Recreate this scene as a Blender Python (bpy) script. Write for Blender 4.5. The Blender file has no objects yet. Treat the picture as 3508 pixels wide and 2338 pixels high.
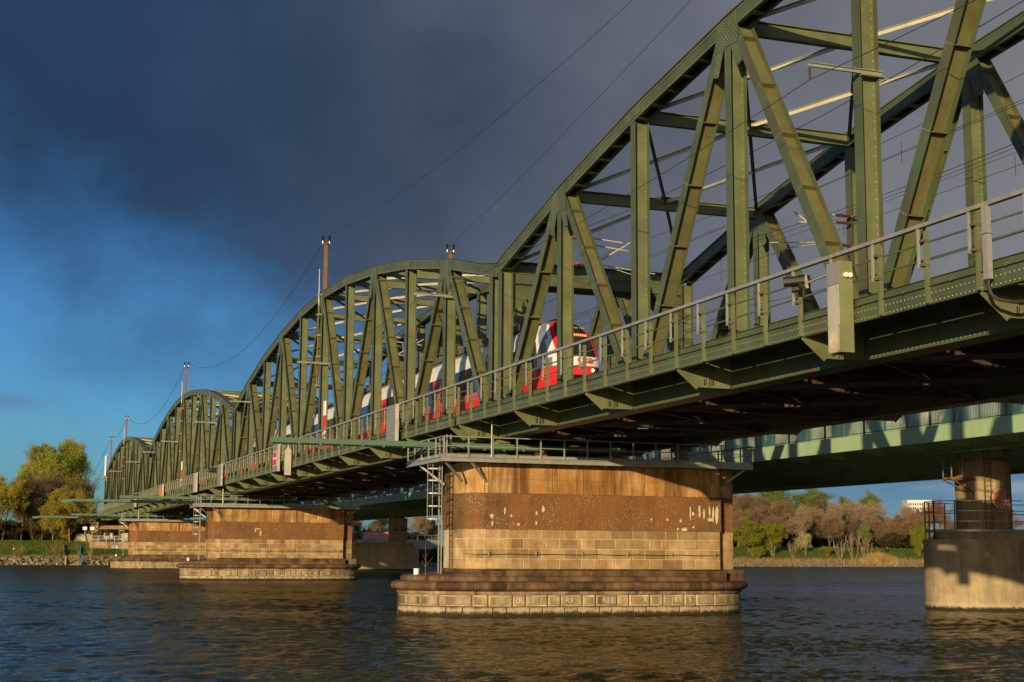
import bpy, math, random
from mathutils import Vector, Matrix
R = math.radians
scene = bpy.context.scene
C = scene.collection

# ------------------------------------------------------------------ camera
def make_camera():
    yaw, pitch, roll = 0.3456, 0.1428, 0.0071
    f = Vector((math.sin(yaw)*math.cos(pitch), math.cos(yaw)*math.cos(pitch), math.sin(pitch)))
    r = Vector((math.cos(yaw), -math.sin(yaw), 0)); u = r.cross(f)
    r2 = r*math.cos(roll) + u*math.sin(roll); u2 = -r*math.sin(roll) + u*math.cos(roll)
    cd = bpy.data.cameras.new('camera'); co = bpy.data.objects.new('camera', cd); C.objects.link(co)
    m = Matrix((( r2.x, u2.x, -f.x, -23.443), (r2.y, u2.y, -f.y, -67.62), (r2.z, u2.z, -f.z, 2.95), (0, 0, 0, 1)))
    co.matrix_world = m
    cd.sensor_width = 36.0; cd.lens = 36*5019.95/3508; cd.clip_start = 0.1; cd.clip_end = 20000
    scene.camera = co
make_camera()

# ------------------------------------------------------------------ light
LX, LY, LZ = 1.0, 1.17, -0.240            # direction the sunlight travels
SUN_EL = math.atan2(-LZ, math.hypot(LX, LY))
SUN_AZ = math.atan2(-LX, -LY)            # clockwise from +Y
sl = bpy.data.lights.new('sun', 'SUN'); so = bpy.data.objects.new('sun', sl); C.objects.link(so)
sl.energy = 5.0; sl.angle = R(0.5); sl.color = (1.0, 0.75, 0.40)
so.rotation_euler = Vector((LX, LY, LZ)).to_track_quat('-Z', 'Y').to_euler(); so.location = (-60, -80, 60)

def build_world():
    w = bpy.data.worlds.new('World'); scene.world = w; w.use_nodes = True
    nt = w.node_tree; nt.nodes.clear(); N = nt.nodes.new; L = nt.links.new
    out = N('ShaderNodeOutputWorld')
    sky = N('ShaderNodeTexSky'); sky.sky_type = 'NISHITA'; sky.sun_disc = False
    sky.sun_elevation = SUN_EL; sky.sun_rotation = SUN_AZ; sky.dust_density = 0.6; sky.ozone_density = 3.0
    def mth(op, a, b=None, c=None, clamp=False):
        n = N('ShaderNodeMath'); n.operation = op; n.use_clamp = clamp
        for i, v in enumerate((a, b, c)):
            if v is None: continue
            if isinstance(v, (int, float)): n.inputs[i].default_value = v
            else: L(v, n.inputs[i])
        return n.outputs[0]
    def sstep(v, a, b):
        n = N('ShaderNodeMapRange'); n.interpolation_type = 'SMOOTHSTEP'
        L(v, n.inputs[0]); n.inputs[1].default_value = a; n.inputs[2].default_value = b
        return n.outputs[0]
    def mix(f, a, b):
        n = N('ShaderNodeMix'); n.data_type = 'RGBA'
        if isinstance(f, float): n.inputs[0].default_value = f
        else: L(f, n.inputs[0])
        for s, v in ((6, a), (7, b)):
            if isinstance(v, tuple): n.inputs[s].default_value = v + (1,)
            else: L(v, n.inputs[s])
        return n.outputs[2]
    tc = N('ShaderNodeTexCoord'); sep = N('ShaderNodeSeparateXYZ'); L(tc.outputs['Generated'], sep.inputs[0])
    x, y, z = sep.outputs
    az = mth('ARCTAN2', x, y)                         # 0 along the bridge, positive to the right
    # domain-warped noise gives the ragged lower edge and the rain-shaft streaks of the storm cloud
    mp = N('ShaderNodeMapping'); L(tc.outputs['Generated'], mp.inputs[0]); mp.inputs['Scale'].default_value = (3.0, 3.0, 4.2)
    n1 = N('ShaderNodeTexNoise'); L(mp.outputs[0], n1.inputs[0]); n1.inputs['Scale'].default_value = 1.5; n1.inputs['Detail'].default_value = 6; n1.inputs['Roughness'].default_value = 0.56
    mp2 = N('ShaderNodeMapping'); L(tc.outputs['Generated'], mp2.inputs[0]); mp2.inputs['Scale'].default_value = (9.0, 9.0, 3.0); mp2.inputs['Rotation'].default_value = (0.0, 0.35, 0.0)
    n2 = N('ShaderNodeTexNoise'); L(mp2.outputs[0], n2.inputs[0]); n2.inputs['Scale'].default_value = 1.0; n2.inputs['Detail'].default_value = 3
    wob = mth('ADD', mth('MULTIPLY', mth('SUBTRACT', n1.outputs[0], 0.5), 0.42), mth('MULTIPLY', mth('SUBTRACT', n2.outputs[0], 0.5), 0.10))
    # storm cloud: covers the sky above an edge that climbs to the left and drops to the right
    edge = mth('SUBTRACT', 0.196, mth('MULTIPLY', az, 0.42))
    edge = mth('MAXIMUM', edge, -0.02)
    h = mth('ADD', mth('SUBTRACT', z, edge), wob)
    cover = sstep(h, -0.115, 0.150)
    west = sstep(mth('ADD', y, mth('MULTIPLY', mth('MAXIMUM', z, 0.0), 2.2)), -0.75, 0.0)   # storm spread over the unseen sky overhead to cut fill; low sunward sky clear
    cover = mth('MULTIPLY', cover, west)
    # storm colour: navy-grey on the left, warmer grey to the right
    side = sstep(mth('ADD', az, mth('MULTIPLY', wob, 0.5)), 0.08, 0.82)
    storm = mix(side, (0.0155, 0.0365, 0.0800), (0.172, 0.176, 0.192))
    lum = mth('ADD', 0.40, mth('ADD', mth('MULTIPLY', n1.outputs[0], 0.80), mth('MULTIPLY', n2.outputs[0], 0.40)))
    vs = N('ShaderNodeVectorMath'); vs.operation = 'SCALE'; L(storm, vs.inputs[0]); L(lum, vs.inputs[3])
    # thin pale streaks low over the right bank
    mp3 = N('ShaderNodeMapping'); L(tc.outputs['Generated'], mp3.inputs[0]); mp3.inputs['Scale'].default_value = (6, 6, 46)
    n3 = N('ShaderNodeTexNoise'); L(mp3.outputs[0], n3.inputs[0]); n3.inputs['Scale'].default_value = 1.3; n3.inputs['Detail'].default_value = 5
    streak = mth('MULTIPLY', sstep(n3.outputs[0], 0.52, 0.74), mth('MULTIPLY', sstep(az, 0.3, 0.55), mth('SUBTRACT', 1.0, sstep(z, 0.05, 0.11))))
    lowright = mth('MULTIPLY', sstep(az, 0.25, 0.5), mth('SUBTRACT', 1.0, sstep(z, 0.05, 0.12)))
    stormc = mix(lowright, vs.outputs[0], (0.075, 0.12, 0.24))
    stormc = mix(mth('MULTIPLY', streak, 0.75), stormc, (0.27, 0.28, 0.34))
    # one small violet-grey cloud low in the opening
    e1 = mth('DIVIDE', mth('SUBTRACT', az, 0.012), 0.026); e2 = mth('DIVIDE', mth('SUBTRACT', z, 0.0935), 0.0062)
    r_ = mth('ADD', mth('ADD', mth('MULTIPLY', e1, e1), mth('MULTIPLY', e2, e2)), mth('MULTIPLY', mth('SUBTRACT', n2.outputs[0], 0.5), 2.5))
    puff = mth('MULTIPLY', mth('SUBTRACT', 1.0, sstep(r_, -0.5, 1.4)), 0.6)
    b1 = N('ShaderNodeBackground'); b2 = N('ShaderNodeBackground')
    # deep clear blue of the opening (the sky texture, pulled towards saturated blue)
    gap = N('ShaderNodeMix'); gap.data_type = 'RGBA'; gap.blend_type = 'MULTIPLY'; L(sstep(y, -0.35, 0.45), gap.inputs[0])
    L(sky.outputs[0], gap.inputs[6]); gap.inputs[7].default_value = (0.36, 0.70, 1.08, 1)
    vg = mix(puff, gap.outputs[2], (1.0, 1.6, 3.2)); L(vg, b1.inputs[0]); b1.inputs[1].default_value = 0.104
    L(stormc, b2.inputs[0]); b2.inputs[1].default_value = 1.0
    ms = N('ShaderNodeMixShader'); L(cover, ms.inputs[0]); L(b1.outputs[0], ms.inputs[1]); L(b2.outputs[0], ms.inputs[2])
    L(ms.outputs[0], out.inputs[0])
build_world()
vs_ = scene.view_settings
scene.display_settings.display_device = 'sRGB'
vs_.view_transform = 'Standard'; vs_.look = 'None'; vs_.gamma = 1.0; vs_.exposure = 0.28; vs_.use_curve_mapping = False
scene.render.film_transparent = False
scene.cycles.max_bounces = 6; scene.cycles.transparent_max_bounces = 8
scene.cycles.use_denoising = True

# ------------------------------------------------------------------ mesh helpers
class MB:
    """collects boxes, beams and plates and links them as ONE mesh object"""
    def __init__(s): s.v = []; s.f = []; s.m = []; s.cur = 0
    def quadbox(s, P):
        b = len(s.v); s.v += [tuple(p) for p in P]
        for f in ((3,2,1,0),(4,5,6,7),(0,1,5,4),(1,2,6,5),(2,3,7,6),(3,0,4,7)):
            s.f.append(tuple(b+i for i in f)); s.m.append(s.cur)
        return s
    def box(s, x0, x1, y0, y1, z0, z1):
        return s.quadbox([(x0,y0,z0),(x1,y0,z0),(x1,y1,z0),(x0,y1,z0),(x0,y0,z1),(x1,y0,z1),(x1,y1,z1),(x0,y1,z1)])
    def beam(s, p, q, w, h, up=(0,0,1)):
        p = Vector(p); q = Vector(q); d = (q-p).normalized(); up = Vector(up)
        a = d.cross(up)
        if a.length < 1e-4: a = d.cross(Vector((1,0,0)))
        a.normalize(); b = a.cross(d).normalized(); a *= w/2; b *= h/2
        return s.quadbox([p-a-b, p+a-b, q+a-b, q-a-b, p-a+b, p+a+b, q+a+b, q-a+b])
    def tube(s, p, q, r0, r1=None, n=6, cap=True):
        r1 = r0 if r1 is None else r1
        p = Vector(p); q = Vector(q); d = (q-p)
        if d.length < 1e-6: return s
        d.normalize(); a = d.cross(Vector((0,0,1)))
        if a.length < 1e-3: a = d.cross(Vector((1,0,0)))
        a.normalize(); c = d.cross(a); b = len(s.v)
        for i in range(n):
            t = 2*math.pi*i/n; e = a*math.cos(t) + c*math.sin(t); s.v += [tuple(p+e*r0), tuple(q+e*r1)]
        for i in range(n):
            j = (i+1) % n; s.f.append((b+2*i, b+2*j, b+2*j+1, b+2*i+1)); s.m.append(s.cur)
        if cap:
            s.f.append(tuple(b+2*i for i in range(n))[::-1]); s.m.append(s.cur)
            s.f.append(tuple(b+2*i+1 for i in range(n))); s.m.append(s.cur)
        return s
    def path(s, pts, r, n=4):
        for a, b in zip(pts[:-1], pts[1:]): s.tube(a, b, r, r, n, False)
        return s
    def prism(s, poly, axis, a, b):
        """2-D polygon extruded along axis 'x' (poly in y,z), 'y' (x,z) or 'z' (x,y)"""
        n = len(poly); k = len(s.v)
        for c in (a, b):
            for (u, w) in poly:
                s.v.append({'x': (c,u,w), 'y': (u,c,w), 'z': (u,w,c)}[axis])
        s.f.append(tuple(range(k, k+n))[::-1]); s.f.append(tuple(range(k+n, k+2*n))); s.m += [s.cur]*2
        for i in range(n):
            j = (i+1) % n; s.f.append((k+i, k+j, k+n+j, k+n+i)); s.m.append(s.cur)
        return s
    def tri(s, a, b, c):
        k = len(s.v); s.v += [a, b, c]; s.f.append((k, k+1, k+2)); s.m.append(s.cur)
    def quad(s, a, b, c, d):
        k = len(s.v); s.v += [tuple(a), tuple(b), tuple(c), tuple(d)]; s.f.append((k, k+1, k+2, k+3)); s.m.append(s.cur)
    def grid(s, rows, close=False):
        k = len(s.v); n = len(rows[0])
        for r in rows: s.v += [tuple(p) for p in r]
        for i in range(len(rows)-1):
            for j in range(n if close else n-1):
                j2 = (j+1) % n
                s.f.append((k+i*n+j, k+i*n+j2, k+(i+1)*n+j2, k+(i+1)*n+j)); s.m.append(s.cur)
        return s
    def mesh(s, name, mats, smooth=False, fix=True):
        me = bpy.data.meshes.new(name); me.from_pydata(s.v, [], s.f)
        if not isinstance(mats, (list, tuple)): mats = [mats]
        for m in mats: me.materials.append(m)
        if len(mats) > 1: me.polygons.foreach_set('material_index', s.m)
        if fix:
            import bmesh
            bm = bmesh.new(); bm.from_mesh(me); bmesh.ops.recalc_face_normals(bm, faces=bm.faces); bm.to_mesh(me); bm.free()
        if smooth: me.polygons.foreach_set('use_smooth', [True]*len(me.polygons))
        me.update(); return me
    def build(s, name, mats, parent=None, loc=None, smooth=False, fix=True):
        return put(name, s.mesh(name, mats, smooth, fix), parent, loc)

def put(name, me, parent=None, loc=None, rz=None, sc=None):
    o = bpy.data.objects.new(name, me); C.objects.link(o)
    if parent is not None: o.parent = parent
    if loc is not None: o.location = loc
    if rz is not None: o.rotation_euler = (0, 0, rz)
    if sc is not None: o.scale = sc if isinstance(sc, (tuple, list)) else (sc, sc, sc)
    return o
def tag(o, label, cat, group=None):
    o['label'] = label; o['category'] = cat
    if group: o['group'] = group
    return o
def thing(name, label, cat, loc=(0,0,0), group=None, rz=0):
    o = bpy.data.objects.new(name, None); C.objects.link(o); o.location = loc; o.rotation_euler = (0,0,rz)
    return tag(o, label, cat, group)
def copy_tree(o, parent=None, skip=()):
    ch = [c for c in o.children if c.name.split('.')[0] not in skip]
    c = o.copy(); C.objects.link(c)
    if parent is not None: c.parent = parent
    for k in ch: copy_tree(k, c, skip)
    return c
def stuff(o): o['kind'] = 'stuff'; return o
def struct(o): o['kind'] = 'structure'; return o
def text_mesh(txt, size, mat, extrude=0.004):
    cu = bpy.data.curves.new('lettering', 'FONT'); cu.body = txt; cu.size = size; cu.align_x = 'CENTER'; cu.align_y = 'CENTER'; cu.extrude = extrude; cu.resolution_u = 3
    ob = bpy.data.objects.new('lettering', cu); C.objects.link(ob)
    dg = bpy.context.evaluated_depsgraph_get(); me = bpy.data.meshes.new_from_object(ob.evaluated_get(dg))
    C.objects.unlink(ob); bpy.data.objects.remove(ob)
    me.materials.clear(); me.materials.append(mat); return me

# ------------------------------------------------------------------ materials
def nodes(name):
    m = bpy.data.materials.new(name); m.use_nodes = True
    nt = m.node_tree; return m, nt, nt.nodes['Principled BSDF'], nt.nodes.new, nt.links.new
def noise(nt, vec, scale, detail=4, rough=0.55, stretch=None):
    N, L = nt.nodes.new, nt.links.new
    if stretch:
        mp = N('ShaderNodeMapping'); L(vec, mp.inputs[0]); mp.inputs['Scale'].default_value = stretch; vec = mp.outputs[0]
    n = N('ShaderNodeTexNoise'); L(vec, n.inputs[0]); n.inputs['Scale'].default_value = scale; n.inputs['Detail'].default_value = detail; n.inputs['Roughness'].default_value = rough
    return n.outputs[0]
def ramp(nt, fac, stops):
    r = nt.nodes.new('ShaderNodeValToRGB'); nt.links.new(fac, r.inputs[0]); e = r.color_ramp.elements
    while len(e) < len(stops): e.new(0.5)
    for el, (p, c) in zip(e, stops):
        el.position = p; el.color = (c + (1,)) if isinstance(c, tuple) else (c, c, c, 1)
    return r.outputs[0]
def mixc(nt, f, a, b, mode='MIX'):
    n = nt.nodes.new('ShaderNodeMix'); n.data_type = 'RGBA'; n.blend_type = mode
    if isinstance(f, (int, float)): n.inputs[0].default_value = f
    else: nt.links.new(f, n.inputs[0])
    for s, v in ((6, a), (7, b)):
        if isinstance(v, tuple): n.inputs[s].default_value = v + (1,)
        else: nt.links.new(v, n.inputs[s])
    return n.outputs[2]
def wpos(nt): return nt.nodes.new('ShaderNodeNewGeometry').outputs['Position']
def bump(nt, b, h, strength=0.3, dist=0.02):
    n = nt.nodes.new('ShaderNodeBump'); n.inputs['Strength'].default_value = strength; n.inputs['Distance'].default_value = dist
    nt.links.new(h, n.inputs['Height']); nt.links.new(n.outputs[0], b.inputs['Normal'])
def oinfo(nt): return nt.nodes.new('ShaderNodeObjectInfo').outputs['Random']

def plain(name, col, rough=0.6, var=0.25, scale=3.0, metal=0.0, dirt=None, dirt_amt=0.35, spec=None, bmp=0.0, dstretch=(1,1,.25)):
    """paint or bare material with blotchy weathering and downward streaks"""
    m, nt, b, N, L = nodes(name)
    p = wpos(nt)
    n1 = noise(nt, p, scale, 5)
    dk = tuple(c*(1-var) for c in col); lt = tuple(min(1, c*(1+var)) for c in col)
    c = ramp(nt, n1, [(0.3, dk), (0.7, lt)])
    if dirt:
        n2 = noise(nt, p, scale*2.3, 5, 0.6, dstretch)
        f = ramp(nt, n2, [(0.5, 0.0), (0.72, dirt_amt)])
        c = mixc(nt, f, c, dirt)
    L(c, b.inputs['Base Color']); b.inputs['Roughness'].default_value = rough; b.inputs['Metallic'].default_value = metal
    if spec is not None: b.inputs['Specular IOR Level'].default_value = spec
    if bmp: bump(nt, b, noise(nt, p, scale*12, 3), bmp, 0.01)
    return m
M = {}
M['green'] = plain('shaded_green_paint', (0.066, 0.090, 0.048), 0.5, 0.26, 0.6, dirt=(0.090, 0.052, 0.024), dirt_amt=0.65, spec=0.4)  # outward plates coloured darker, putting their weaker light into the paint
M['web'] = plain('sunlit_olive_paint', (0.112, 0.130, 0.066), 0.55, 0.24, 0.9, dirt=(0.11, 0.086, 0.042), dirt_amt=0.45, spec=0.35)  # lighter colour paints in the sunlight on webs, posts and brackets
M['diag'] = plain('rust_stained_olive_paint', (0.112, 0.117, 0.050), 0.55, 0.22, 1.1, dirt=(0.110, 0.062, 0.026), dirt_amt=0.75, spec=0.35)  # lighter olive carries sunlight on the diagonal webs; rust stains on top
M['brace'] = plain('sunlit_brace_paint', (0.42, 0.40, 0.29), 0.5, 0.12, 1.0, dirt=(0.15, 0.14, 0.08), dirt_amt=0.4)  # sunlight on the braces put into a pale colour
M['rivet'] = plain('rivet_paint', (0.20, 0.215, 0.125), 0.4, 0.1, 1.0, spec=0.5)
M['rust'] = plain('rusty_brown_steel', (0.048, 0.030, 0.017), 0.75, 0.35, 1.6, dirt=(0.11, 0.050, 0.020), dirt_amt=0.7, dstretch=(1,1,1))
M['galv'] = plain('galvanised_steel', (0.31, 0.32, 0.30), 0.45, 0.14, 2.5, metal=0.35, dirt=(0.22, 0.19, 0.14), dirt_amt=0.4)
M['boom'] = plain('boom_green_paint', (0.075, 0.15, 0.10), 0.5, 0.12, 1.5, dirt=(0.10, 0.12, 0.08))
M['palegreen'] = plain('pale_green_paint', (0.30, 0.45, 0.285), 0.45, 0.08, 0.8, dirt=(0.30, 0.33, 0.18), dirt_amt=0.3)
M['teal'] = plain('teal_railing_paint', (0.045, 0.12, 0.12), 0.5, 0.12, 1.5)
M['soffit'] = plain('green_girder_paint', (0.25, 0.37, 0.18), 0.5, 0.14, 0.7, dirt=(0.12, 0.13, 0.05), dirt_amt=0.5)
M['white'] = plain('white_paint', (0.72, 0.72, 0.70), 0.35, 0.05, 1.5, spec=0.5)
M['train_white'] = plain('train_white', (0.68, 0.69, 0.70), 0.22, 0.04, 1.0, spec=0.5)
M['train_red'] = plain('train_red', (0.62, 0.022, 0.030), 0.22, 0.06, 1.0, spec=0.5)
M['train_blue'] = plain('train_grey_blue', (0.16, 0.20, 0.30), 0.22, 0.06, 1.0, spec=0.5)
M['train_black'] = plain('train_black', (0.012, 0.012, 0.014), 0.2, 0.1, 1.0, spec=0.5)
M['roofkit'] = plain('roof_equipment', (0.10, 0.085, 0.07), 0.6, 0.3, 3.0)
M['tube'] = plain('weathered_tube', (0.42, 0.38, 0.30), 0.5, 0.15, 2.0)
M['red'] = plain('sign_red', (0.55, 0.02, 0.035), 0.45, 0.08, 2.0)
M['orange'] = plain('sign_orange', (0.65, 0.20, 0.02), 0.45, 0.12, 2.0)
M['black'] = plain('black_enamel', (0.012, 0.012, 0.013), 0.45, 0.2, 2.0)
M['wire'] = plain('cable', (0.022, 0.021, 0.020), 0.6, 0.1, 2.0)
M['insul'] = plain('brown_porcelain', (0.09, 0.028, 0.016), 0.25, 0.15, 4.0, spec=0.6)
M['mastrust'] = plain('rusty_mast', (0.17, 0.085, 0.035), 0.75, 0.25, 2.5)
M['board'] = plain('grey_sign_boards', (0.20, 0.205, 0.22), 0.5, 0.10, 2.0)
M['cabinet'] = plain('cabinet_paint', (0.17, 0.19, 0.10), 0.5, 0.12, 1.5, dirt=(0.14, 0.10, 0.05))
M['cabfront'] = plain('bare_sheet_metal', (0.44, 0.42, 0.37), 0.45, 0.12, 2.0, metal=0.15, dirt=(0.30, 0.25, 0.14), dirt_amt=0.5)
M['chalk'] = plain('chalk', (0.48, 0.43, 0.34), 0.9, 0.15, 8.0)
M['patch'] = plain('old_white_paint', (0.47, 0.41, 0.30), 0.9, 0.18, 9.0)
M['skin'] = plain('skin', (0.45, 0.27, 0.19), 0.6, 0.05, 3.0)
M['teal_cloth'] = plain('teal_cloth', (0.02, 0.28, 0.27), 0.8, 0.1, 3.0)
M['dark_cloth'] = plain('dark_cloth', (0.015, 0.016, 0.02), 0.9, 0.1, 3.0)
M['wood'] = plain('weathered_timber', (0.17, 0.125, 0.075), 0.8, 0.25, 5.0)
M['bluepost'] = plain('blue_post', (0.03, 0.13, 0.26), 0.5, 0.1, 3.0)
M['graffiti_pink'] = plain('pink_spray', (0.62, 0.20, 0.25), 0.7, 0.18, 4.0)
M['graffiti_dark'] = plain('black_spray', (0.02, 0.016, 0.014), 0.7, 0.1, 4.0)
M['graffiti_blue'] = plain('blue_spray', (0.16, 0.19, 0.30), 0.7, 0.2, 2.0)
M['towerwall'] = plain('tower_white_panels', (0.58, 0.58, 0.55), 0.6, 0.04, 0.05)
M['awning'] = plain('awning_cloth', (0.30, 0.17, 0.07), 0.85, 0.15, 1.0)
M['dockwall'] = plain('quay_stone', (0.34, 0.27, 0.16), 0.85, 0.22, 1.6)
def glassmat(name, col, rough=0.08):
    m, nt, b, N, L = nodes(name); b.inputs['Base Color'].default_value = col + (1,); b.inputs['Roughness'].default_value = rough
    b.inputs['Specular IOR Level'].default_value = 0.6; return m
M['window'] = glassmat('dark_window_glass', (0.012, 0.018, 0.035))
def emat(name, col, s):
    m, nt, b, N, L = nodes(name); b.inputs['Base Color'].default_value = col + (1,)
    b.inputs['Emission Color'].default_value = col + (1,); b.inputs['Emission Strength'].default_value = s; return m
M['led'] = emat('destination_led', (1.0, 0.30, 0.05), 0.9)
M['headlamp'] = emat('headlamp', (1.0, 0.85, 0.55), 0.9)
M['redlamp'] = glassmat('red_lens', (0.25, 0.01, 0.01))

def stone_mat(name, base, dark, light, streak=None, streak_amt=0.0, random_amt=0.25, speck=None, bmp=0.5, wet=False, stain=None):
    m, nt, b, N, L = nodes(name); p = wpos(nt)
    c = ramp(nt, noise(nt, p, 1.4, 6, 0.6), [(0.28, dark), (0.5, base), (0.74, light)])
    if stain:      # broad rust-coloured wash, running downwards
        w_ = noise(nt, p, 0.34, 3, 0.5, (1.0, 1.0, 0.30)); c = mixc(nt, ramp(nt, w_, [(0.44, 0.0), (0.60, 0.85)]), c, mixc(nt, 0.35, stain, c))
    fine = noise(nt, p, 16.0, 5, 0.7)
    c = mixc(nt, 0.45, c, mixc(nt, 1.0, c, ramp(nt, fine, [(0.3, 0.45), (0.7, 1.35)]), 'MULTIPLY'))
    if random_amt:
        r = oinfo(nt); c = mixc(nt, 1.0, c, ramp(nt, r, [(0.0, 1-random_amt), (1.0, 1+random_amt*.6)]), 'MULTIPLY')
    if streak:
        s = noise(nt, p, 1.15, 5, 0.62, (1.0, 1.0, 0.10)); s2 = noise(nt, p, 5.5, 4, 0.6, (1.0, 1.0, 0.07))
        sm = N('ShaderNodeMath'); sm.operation = 'MULTIPLY_ADD'; L(s2, sm.inputs[0]); sm.inputs[1].default_value = 0.35; L(s, sm.inputs[2])
        c = mixc(nt, ramp(nt, sm.outputs[0], [(0.60, 0.0), (0.84, streak_amt)]), c, streak)
    if speck:
        v = N('ShaderNodeTexVoronoi'); L(p, v.inputs[0]); v.inputs['Scale'].default_value = 11.0
        sz = noise(nt, p, 1.0, 3)
        d = N('ShaderNodeMath'); d.operation = 'DIVIDE'; L(v.outputs['Distance'], d.inputs[0]); L(sz, d.inputs[1])
        c = mixc(nt, ramp(nt, d.outputs[0], [(0.30, 1.0), (0.40, 0.0)]), c, speck)
    if wet:
        sp = N('ShaderNodeSeparateXYZ'); L(p, sp.inputs[0]); a = N('ShaderNodeMath'); a.operation = 'MULTIPLY_ADD'
        L(noise(nt, p, 4.5, 5, 0.65), a.inputs[0]); a.inputs[1].default_value = 0.34; L(sp.outputs[2], a.inputs[2])
        f = ramp(nt, a.outputs[0], [(0.29, 1.0), (0.42, 0.0)])
        c = mixc(nt, f, c, (0.024, 0.021, 0.009))
        bl = ramp(nt, a.outputs[0], [(0.38, 0.0), (0.46, 0.6), (0.60, 0.0)]); c = mixc(nt, bl, c, (0.42, 0.37, 0.28))
    L(c, b.inputs['Base Color']); b.inputs['Roughness'].default_value = 0.85; b.inputs['Specular IOR Level'].default_value = 0.25
    bump(nt, b, fine, bmp, 0.03); return m
M['stone'] = stone_mat('sandstone_blocks', (0.35, 0.24, 0.125), (0.22, 0.14, 0.07), (0.50, 0.37, 0.215), (0.17, 0.09, 0.04), 0.55, 0.36)
M['panel'] = stone_mat('stained_concrete_panels', (0.42, 0.26, 0.11), (0.32, 0.155, 0.045), (0.58, 0.43, 0.23), (0.10, 0.046, 0.017), 0.92, 0.16, bmp=0.25, stain=(0.40, 0.165, 0.040))
M['rough'] = stone_mat('dark_rough_concrete', (0.125, 0.068, 0.032), (0.080, 0.043, 0.022), (0.175, 0.098, 0.047), (0.21, 0.092, 0.032), 0.7, 0.0, speck=(0.40, 0.33, 0.24), bmp=1.0, stain=(0.20, 0.085, 0.028))
M['nose'] = stone_mat('brown_bullnose_stone', (0.088, 0.046, 0.024), (0.030, 0.022, 0.016), (0.140, 0.070, 0.035), (0.32, 0.23, 0.14), 0.36, 0.45, bmp=0.4)
M['basestone'] = stone_mat('weathered_base_blocks', (0.20, 0.140, 0.084), (0.10, 0.070, 0.045), (0.34, 0.26, 0.17), (0.54, 0.45, 0.31), 0.55, 0.42, bmp=0.6, wet=True)
M['mortar'] = stone_mat('pale_mortar', (0.52, 0.43, 0.29), (0.36, 0.28, 0.18), (0.6, 0.52, 0.38), None, 0, 0.0, bmp=0.3, wet=True)
M['margin'] = stone_mat('pale_stone_margins', (0.40, 0.31, 0.195), (0.24, 0.18, 0.11), (0.58, 0.49, 0.34), (0.12, 0.08, 0.05), 0.5, 0.25, bmp=0.4, wet=True)
M['concrete'] = stone_mat('grey_concrete', (0.36, 0.285, 0.185), (0.27, 0.21, 0.13), (0.45, 0.37, 0.25), (0.13, 0.10, 0.07), 0.55, 0.0, bmp=0.25, wet=True)
M['riprap'] = stone_mat('riprap_stone', (0.20, 0.175, 0.145), (0.10, 0.085, 0.07), (0.34, 0.30, 0.25), None, 0, 0.5, bmp=0.8)
# ------------------------------------------------------------------ water, ground
def water_mat():
    m, nt, b, N, L = nodes('river_water'); p = wpos(nt)
    b.inputs['Base Color'].default_value = (0.026, 0.029, 0.012, 1)
    b.inputs['IOR'].default_value = 1.333; b.inputs['Specular IOR Level'].default_value = 0.27
    a = noise(nt, p, 1.1, 5, 0.65, (0.6, 1.1, 1.0)); c = noise(nt, p, 4.5, 3, 0.6, (0.7, 1.1, 1.0))
    s1 = N('ShaderNodeMath'); s1.operation = 'MULTIPLY_ADD'; L(c, s1.inputs[0]); s1.inputs[1].default_value = 0.26; 
    # wind patches: smoother and rougher lanes; the far water has no modelled waves, so the bump carries them there
    sp = N('ShaderNodeSeparateXYZ'); L(p, sp.inputs[0]); far = N('ShaderNodeMapRange'); L(sp.outputs[1], far.inputs[0]); far.inputs[1].default_value = 30; far.inputs[2].default_value = 66; far.inputs[3].default_value = 0.12; far.inputs[4].default_value = 1.0
    fm = N('ShaderNodeMath'); fm.operation = 'MULTIPLY'; L(a, fm.inputs[0]); L(far.outputs[0], fm.inputs[1]); L(fm.outputs[0], s1.inputs[2])
    lane = ramp(nt, noise(nt, p, 0.05, 4, 0.6, (0.35, 1.6, 1.0)), [(0.34, 0.35), (0.62, 1.15)])
    s2 = N('ShaderNodeMath'); s2.operation = 'MULTIPLY'; L(s1.outputs[0], s2.inputs[0]); L(lane, s2.inputs[1])
    rg = N('ShaderNodeMapRange'); L(sp.outputs[1], rg.inputs[0]); rg.inputs[1].default_value = -45; rg.inputs[2].default_value = 150; rg.inputs[3].default_value = 0.06; rg.inputs[4].default_value = 0.30; L(rg.outputs[0], b.inputs['Roughness'])
    bump(nt, b, s2.outputs[0], 1.0, 0.75)
    return m
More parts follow.
